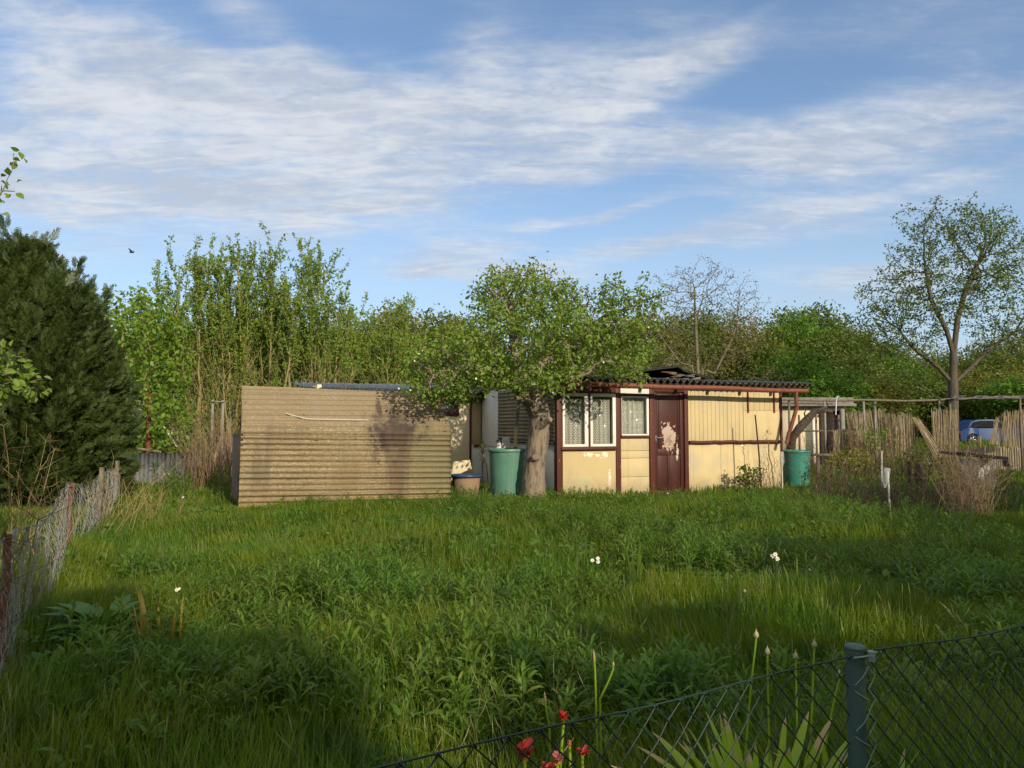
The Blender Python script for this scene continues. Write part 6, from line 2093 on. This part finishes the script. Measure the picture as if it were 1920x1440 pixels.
for px0, px1 in ((1778, 1800), (1815, 1838), (1848, 1876), (1886, 1916)):
    q0_, q1_ = P(px0, 749, 22.2), P(px1, 743, 22.2)
    pts = np.stack([np.stack([q0_[0] + (q1_[0] - q0_[0]) * wv, np.full(40, 21.9 + k * .25), q0_[2] + (q1_[2] - q0_[2]) * wv ** 2 + .02 * np.sin(wv * 9)], -1) for k in range(3)], 1)
    MB().slab(pts, (0, 0, .012)).build('roof_scrap', m_asb, pg, True)
hk = MB().tube([P(1567, 778, 21.5), P(1568, 752, 21.5), P(1570, 743, 21.5), P(1573, 743, 21.5)], .015, 8).build('bent_pipe', m_board, pg, True)
# bent dead trunk
dt0 = P(1478, 838, 20.5); dt0[2] = 0
dt = plant('dead_tree', dt0, 'dark dead branch arching up from behind the turquoise barrel', 'tree')
mb = MB().tube([dt0, P(1484, 822, 20.4), P(1500, 802, 20.4), P(1514, 786, 20.5), P(1528, 772, 20.5), P(1540, 769, 20.6), P(1560, 772, 20.7)], [.16, .13, .12, .11, .09, .07, .04], 10)
mb.tube([P(1526, 774, 20.5), P(1538, 768, 20.4), P(1548, 764, 20.5)], [.06, .05, .03], 8).tube([P(1512, 788, 20.5), P(1508, 775, 20.3), P(1511, 768, 20.3)], [.03, .02, .01], 6).tube([P(1545, 769, 20.6), P(1552, 760, 20.6), P(1549, 752, 20.6)], [.03, .02, .01], 6)
mb.build('trunk', mat('dead_bark', (0.055, 0.042, 0.032), [dict(s=16.0, lo=.45, hi=.65, c=(0.10, 0.08, 0.06))], rough=.95, bump=(24.0, 1.0, .03)), dt, True)

# reed screens
m_reed = mat('reed', (0.34, 0.28, 0.19), [dict(s=(30, 30, 1), lo=.4, hi=.65, c=(0.27, 0.205, 0.12)), dict(s=3.0, lo=.5, hi=.7, c=(0.22, 0.18, 0.12))], rough=.9)


def reed_screen(p00, p10, p01, p11, d0, d1, label, seed, dens=85, rag=.07, dark=False):
    """corners in the photograph: foot left, foot right, head left, head right"""
    r_ = np.random.RandomState(seed)
    a0, a1, b0, b1 = P(*p00, d0), P(*p10, d1), P(*p01, d0), P(*p11, d1)
    W = np.linalg.norm(a1 - a0)
    n = max(8, int(W * dens))
    root = plant('reed_screen', (a0 + a1) / 2 * (1, 1, 0), label, 'reed screen', 'old reed screens on the neighbouring plot')
    mb = MB()
    for i in range(n):
        f = (i + .5) / n
        f2 = np.clip(f + r_.normal() * .02, 0, 1)
        lo = a0 * (1 - f) + a1 * f
        hi = b0 * (1 - f2) + b1 * f2
        hi = hi + (hi - lo) * r_.uniform(-rag, rag)
        mid = (lo + hi) / 2 + np.array((0, -.05 * math.sin(f * 7 + seed), 0))
        off = np.array((r_.normal() * .012, r_.uniform(-.03, .03), 0))
        hi = hi + np.array((r_.normal() * .03, 0, 0))
        mb.tube([lo + off, mid + off, hi + off], .72 / dens * r_.uniform(.6, 1.3), 4)
    mb.build('reeds', m_reed, root, True)
    return root


reed_screen((1560, 862), (1596, 862), (1562, 808), (1596, 806), 21.8, 21.9, 'low reed screen panel beside the dark lean-to', 1)
reed_screen((1598, 858), (1624, 858), (1598, 809), (1622, 808), 21.9, 22.0, 'narrow low reed panel next to the lean-to panel', 2)
reed_screen((1596, 845), (1615, 850), (1586, 776), (1606, 772), 21.6, 21.6, 'leaning bundle of reed at the near end of the screens', 3, rag=.08)
reed_screen((1600, 852), (1662, 855), (1598, 776), (1655, 770), 22.6, 22.7, 'wide tall reed screen with ragged top, behind the bramble', 4)
reed_screen((1664, 858), (1716, 858), (1660, 779), (1714, 780), 22.5, 22.5, 'reed screen in the middle of the row with straight top', 5)
reed_screen((1752, 862), (1772, 852), (1714, 788), (1722, 786), 20.6, 20.8, 'collapsed reed screen slanting down to the dark table', 6, rag=.08)
reed_screen((1748, 858), (1796, 858), (1746, 770), (1795, 773), 22.0, 22.0, 'upright reed screen standing alone before the tall tree', 7)
reed_screen((1852, 832), (1890, 838), (1866, 786), (1890, 774), 22.6, 22.6, 'fanned out reed screen leaning sideways near the blue car', 8, rag=.10)
reed_screen((1888, 838), (1950, 842), (1888, 774), (1950, 768), 22.9, 22.9, 'long reed screen cut off by the edge of the view', 9)
# bramble, thin branches over the screens
for i, (px, py, d, n, h, lab) in enumerate(((1650, 850, 21.0, 40, 1.9, 'grey tangle of bramble hanging over the middle reed screens'), (1610, 845, 21.2, 30, 1.7, 'thin bare bramble before the low reed panels'), (1745, 850, 20.8, 26, 1.5, 'bare bramble twigs around the collapsed screen'), (1790, 850, 21.0, 18, 1.5, 'thin twigs in front of the upright reed screen'))):
    dry_clump('bramble', P(px, py, d) * (1, 1, 0), n, h, 1.0, lab, m_twig, 80 + i, 'bramble', twigs=5, rad=.007)
# stick post, pale
o_ = MB().bar(P(1837, 845, 24.2), P(1837, 817, 24.2), .09, .07).build('fence_stake', mat('fresh_wood', (0.46, 0.32, 0.15), rough=.8))
tag(o_, 'fresh yellow wooden stake sticking up behind the palisade', 'stake')
# palisade
m_pale = mat('grey_paling', (0.34, 0.28, 0.20), [dict(s=(20, 20, 2), lo=.4, hi=.7, c=(0.22, 0.175, 0.12))], rough=.9)
pa, pb = P(1796, 890, 23.5), P(1990, 890, 22.0)
pa[2] = pb[2] = 0
pf = plant('paling_fence', pa, 'low fence of weathered round palings at the right edge', 'fence')
n = 46
zt2 = P(1850, 838, 23.0)[2]
r_ = np.random.RandomState(6)
for i in range(n):
    q = pa + (pb - pa) * (i / (n - 1))
    hh = zt2 * r_.uniform(.95, 1.05) * (1.0 if i > 3 else .9)
    MB().tube([q, q + (r_.normal() * .01, 0, hh - .06), q + (r_.normal() * .012, 0, hh)], [.036, .034, .016], 8).build('paling', m_pale, pf, True)
MB().bar(pa + (0, .06, .3), pb + (0, .06, .3), .03, .06).bar(pa + (0, .06, .72), pb + (0, .06, .72), .03, .06).bar(pa + (0, .06, .72), pa + (0, .06, .3), .03, .03).build('rails', m_old, pf)
# concrete well / work table
tb0 = P(1775, 905, 17.0) * (1, 1, 0)
tb = plant('garden_table', tb0, 'dark slab table on a pale concrete block in the neglected plot', 'table')
zs = P(1800, 858, 17.0)[2]
q0_, q1_ = P(1776, 850, 17.4), P(1869, 862, 16.6)
MB().hexa([(q0_[0], 16.7, zs + .06), (q1_[0], 16.2, zs - .02), (q1_[0] + .1, 17.3, zs - .02), (q0_[0] + .1, 17.9, zs + .06), (q0_[0], 16.7, zs + .12), (q1_[0], 16.2, zs + .05), (q1_[0] + .1, 17.3, zs + .05), (q0_[0] + .1, 17.9, zs + .12)]).build('slab', m_tar, tb, bevel=.01)
a_, b_ = P(1824, 900, 16.8), P(1866, 900, 16.8)
MB().box(a_[0], b_[0], 16.8, 17.25, -.05, zs - .03).build('block', m_board, tb, bevel=.015)
a_ = P(1865, 868, 16.6)
MB().box(a_[0] - .03, a_[0] + .05, 16.2, 16.3, zs - .16, zs - .02).build('bracket', m_tar, tb)
# little dark pump / post group
q = P(1706, 905, 16.2)
o0 = plant('garden_pump', q * (1, 1, 0), 'dark green hand pump post half hidden in leaves', 'pump')
m_pg = mat('dark_green_paint', (0.012, 0.035, 0.026), rough=.5)
MB().tube([(q[0], 16.2, 0), (q[0], 16.2, P(1706, 862, 16.2)[2])], .045, 12).build('post', m_pg, o0, True)
q2_ = P(1725, 905, 16.2)
MB().lathe([(.001, 0), (.10, 0), (.10, .42), (.13, .44), (.13, .47), (.07, .50), (.07, .70), (.03, .74), (.001, .75)], 16, c=(q2_[0], 16.2, 0)).build('body', m_pg, o0, True)
MB().tube([P(1722, 866, 16.2), P(1736, 858, 16.0), P(1744, 872, 15.9)], .018, 8).build('handle', m_metal, o0, True)
# bushes in front
A = ell(rng, 1592, 865, 17.2, 38, 24, .45, 220, .1)
bb = P(1592, 900, 17.2); bb[2] = 0
leaf_bush('leafy_shrub', 'yellow green leafy shrub in front of the low reed panels', A, bb, .1, .12, leafmat('yellow_leaf', (0.15, 0.165, 0.018), (0.21, 0.20, 0.024)), m_twig, 8, .05, .055, 91, 'shrub', rmax=.016, rtip=.003)
A = ell(rng, 1722, 870, 16.0, 36, 34, .4, 170, .1)
bb = P(1715, 910, 16.0); bb[2] = 0
leaf_bush('leafy_shrub', 'reddish green rose shrub around the hand pump', A, bb, .11, .13, leafmat('rose_leaf', (0.06, 0.10, 0.02), (0.13, 0.11, 0.025)), m_twig, 5, .06, .06, 92, 'shrub', rmax=.016, rtip=.003)
A = ell(rng, 1645, 830, 20.0, 34, 34, .5, 150, .1)
bb = P(1645, 870, 20.0); bb[2] = 0
leaf_bush('leafy_shrub', 'loose green shrub growing against the tall reed screen', A, bb, .14, .16, l_elder, m_twig, 4, .08, .07, 93, 'shrub', rmax=.016, rtip=.003)
m_dk = mat('dark_bramble', (0.062, 0.045, 0.036), [dict(s=3.0, lo=.4, hi=.7, c=(0.04, 0.032, 0.028))], rough=.95)
for i, (px, py, d, n, h, sp, lab, mt_, ln) in enumerate((
        (1620, 955, 13.2, 120, .62, 1.5, 'dark dead thicket left of the bottle stake', m_dk, (0, 0)), (1720, 965, 12.6, 120, .58, 1.5, 'dark dead thicket right of the bottle stake', m_dk, (0, 0)),
        (1818, 985, 11.4, 120, 1.05, .45, 'tall tan clump of dry grass stems by the concrete block', mat('dry_grass', (0.27, 0.20, 0.12), [dict(s=3.0, lo=.4, hi=.7, c=(0.19, 0.135, 0.08))], rough=.95), (.02, 0)), (1790, 945, 13.0, 70, 1.1, .8, 'brown dead bush in front of the slab table', m_twig, (0, 0)),
        (1545, 935, 14.0, 26, 1.35, .5, 'bare leaning shrub right of the turquoise barrel', m_twig, (-.14, 0)), (1575, 925, 14.6, 22, 1.0, .5, 'small bare shrub before the yellow green one', m_twig, (.1, 0)), (1860, 960, 12.4, 60, .9, .9, 'thin dead stems at the end of the thicket', m_twig, (.1, 0)), (1668, 930, 14.6, 60, 1.05, .9, 'bare grey shrub behind the bottle stake', m_twig, (0, 0)))):
    dry_clump('dead_bush', P(px, py, d) * (1, 1, 0), n, h, sp, lab, mt_, 110 + i, 'bush', twigs=4, rad=.0045, lean=ln, tipfuzz=2)
for i, (px, py, d, rx, ry, lm, lab) in enumerate(((1650, 925, 14.2, 60, 26, 'g', 'low green bush growing through the dead thicket by the bottle stake'), (1745, 930, 14.4, 45, 28, 'g', 'green bush between the hand pump and the slab table'), (1560, 900, 16.4, 26, 26, 'g', 'small green bush between the turquoise barrel and the yellow green shrub'), (1895, 945, 13.6, 50, 22, 'g', 'low green bush at the foot of the paling fence'))):
    A = ell(rng, px, py, d, rx, ry, .5, 190, .1)
    bb = P(px, py + 30, d); bb[2] = 0
    leaf_bush('leafy_shrub', lab, A, bb, .1, .12, m_nettle, m_twig, 6, .06, .06, 140 + i, 'shrub', rmax=.012, rtip=.003)
# low workbench beside the barrel
q0_, q1_ = P(1520, 851, 19.5), P(1566, 851, 19.5)
bn = plant('low_bench', q0_ * (1, 1, 0), 'low dark plank bench between the turquoise barrel and the reed panels', 'bench')
MB().box(q0_[0], q1_[0], 19.3, 19.8, q0_[2] - .05, q0_[2]).build('seat', m_old, bn)
for x in (q0_[0] + .1, q1_[0] - .15):
    MB().box(x, x + .07, 19.35, 19.42, 0, q0_[2] - .052).build('leg', m_old, bn)
# wire fence with rusty posts before the shed
nf = plant('thin_wire_fence', P(1498, 850, 23.5) * (1, 1, 0), 'thin wire fence with rusty posts before the cream shed', 'fence')
for px in (1498, 1530, 1572):
    q = P(px, 778, 23.5)
    MB().bar((q[0], 23.5, 0), q, .05, .05).build('post', m_gutter if px == 1498 else m_old, nf)
MB().bar(P(1498, 808, 23.45), P(1590, 808, 23.45), .05, .05).build('rail', m_old, nf)
mb = MB()
q0_, q1_ = P(1480, 800, 23.5), P(1572, 800, 23.5)
for i in range(22):
    x = q0_[0] + (q1_[0] - q0_[0]) * i / 21
    mb.tube([(x + (.04 if j % 2 else -.04), 23.5 + (.004 if i % 2 else -.004), (.15 + j * .09)) for j in range(19)], .0028, 3, cap=False)
mb.build('mesh', m_zinc, nf)

# ------------------------------------------------------------------ blue car beyond the screens
CD = 43.0
m_car = mat('blue_car_paint', (0.002, 0.036, 0.145), rough=.4, spec=.2)
m_tyre = mat('tyre', (0.015, 0.015, 0.016), rough=.85)
m_rim = mat('alloy_rim', (0.55, 0.56, 0.58), rough=.3, metallic=.8)
m_cg = mat('car_glass', (0.006, 0.008, 0.010), rough=.25, spec=.12)
wc = P(1808, 824, CD)
cx0 = wc[0] - .75
car = empty('parked_car', (cx0, CD, 0), 0, 'bright blue car parked beyond the reed screens, one wheel showing', 'car')
Lc = 4.15
zw = wc[2]
zg = zw - .32
prof = [(0.05, .30), (.02, .55), (.06, .82), (.30, .92), (.45, .98), (.75, 1.32), (1.15, 1.45), (2.0, 1.47), (2.55, 1.38), (3.05, 1.02), (3.75, .88), (4.08, .72), (4.15, .5), (4.10, .30)]
# wheel arches cut into the lower edge
def arch(xc, n=9, r=.37):
    return [(xc + r * math.cos(a), .32 + r * math.sin(a)) for a in np.linspace(0, math.pi, n)]
low = [(4.10, .22), (3.38 + .37, .22)] + arch(3.38) + [(3.38 - .37, .22), (.75 + .37, .22)] + arch(.75) + [(.75 - .37, .22), (.05, .22)]
outl = prof + low
half = .86
rings = []
for y, sc, ztuck in ((-half, .0, 1), (-half + .0, 0, 1)):
    pass
def ring(y, tuck):
    out = []
    for x, z in outl:
        t_ = tuck if z > .95 else 0
        out.append((x, y + (t_ * (z - .95) / .5 * .24 if y < 0 else -t_ * (z - .95) / .5 * .24), z + zg))
    return out
k = len(outl)
V = np.array(ring(-half, 1) + ring(half, 1))
F = [(i, (i + 1) % k, k + (i + 1) % k, k + i) for i in range(k)]
cb = MB().add(V, F)
# side skins as triangle fans via bmesh for the concave outline
bm = bmesh.new()
for s_, yy in ((0, -half), (k, half)):
    vs = [bm.verts.new(V[s_ + i]) for i in range(k)]
    f = bm.faces.new(vs)
bmesh.ops.triangulate(bm, faces=bm.faces[:])
bm.verts.index_update()
cb.add(np.array([v.co[:] for v in bm.verts]), np.array([[v.index for v in f.verts] for f in bm.faces]))
bm.free()
cb.build('body', m_car, car, world=False)
for y, s in ((-half - .004, 1), (half + .004, -1)):
    pts_ = [(.62, 1.02), (.86, 1.30), (1.25, 1.385), (1.95, 1.39), (2.4, 1.31), (2.85, 1.03)]
    MB().add([(x, y + s * (max(0, z - .95) / .5 * .24), z + zg) for x, z in pts_], [(0, 1, 2, 3, 4, 5)]).build('side_window', m_cg, car, world=False)
for xc in (.75, 3.38):
    for y in (-half + .02, half - .22):
        w_ = MB().lathe([(.20, 0), (.30, -.01), (.325, .03), (.325, .17), (.30, .21), (.20, .20)], 28)
        Vw = w_.g[0][0]
        W = np.stack([Vw[:, 0] + xc, Vw[:, 2] + y, Vw[:, 1] + zw], -1)
        wo_ = MB().add(W, w_.g[0][1]).build('wheel', m_tyre, car, True, False)
        rm = MB()
        rl = MB().lathe([(.205, .015), (.20, .005), (.18, .02), (.18, .19)], 28).lathe([(.001, .03), (.05, .03), (.055, .05), (.05, .19)], 16)
        for g_ in rl.g:
            rm.add(np.stack([g_[0][:, 0] + xc, g_[0][:, 2] + y, g_[0][:, 1] + zw], -1), g_[1])
        for i in range(5):
            a = i * 1.2566
            rm.bar((xc + .04 * math.cos(a), y + .05, zw + .04 * math.sin(a)), (xc + .19 * math.cos(a), y + .03, zw + .19 * math.sin(a)), .06, .03, up=(0, 1, 0))
        rm.build('rim', m_rim, wo_, False, False)
MB().box(-.01, .06, -half + .03, -half + .3, zg + .62, zg + .80).build('tail_light', mat('red_lamp', (0.35, 0.01, 0.01), rough=.2), car, world=False, bevel=.01)
# ------------------------------------------------------------------ bird
bq = P(247, 473, 45.0)
bird = plant('bird', bq, 'small dark bird flying in the blue above the willows', 'bird')
mb = MB().tube([bq + (-.16, 0, .02), bq + (-.1, 0, .01), bq, bq + (.09, 0, .0), bq + (.16, 0, .04)], [.012, .05, .06, .045, .02], 8)
m_bird = mat('bird_plumage', (0.03, 0.03, 0.032), rough=.8)
mb.build('body', m_bird, bird, True)
for s in (-1, 1):
    wp = np.array([[bq + (.06, 0, .03), bq + (.05, s * .15, .10), bq + (.0, s * .34, .16)], [bq + (-.06, 0, .03), bq + (-.06, s * .15, .09), bq + (-.05, s * .34, .16)]])
    MB().slab(wp, (0, 0, .006)).build('wing', m_bird, bird)
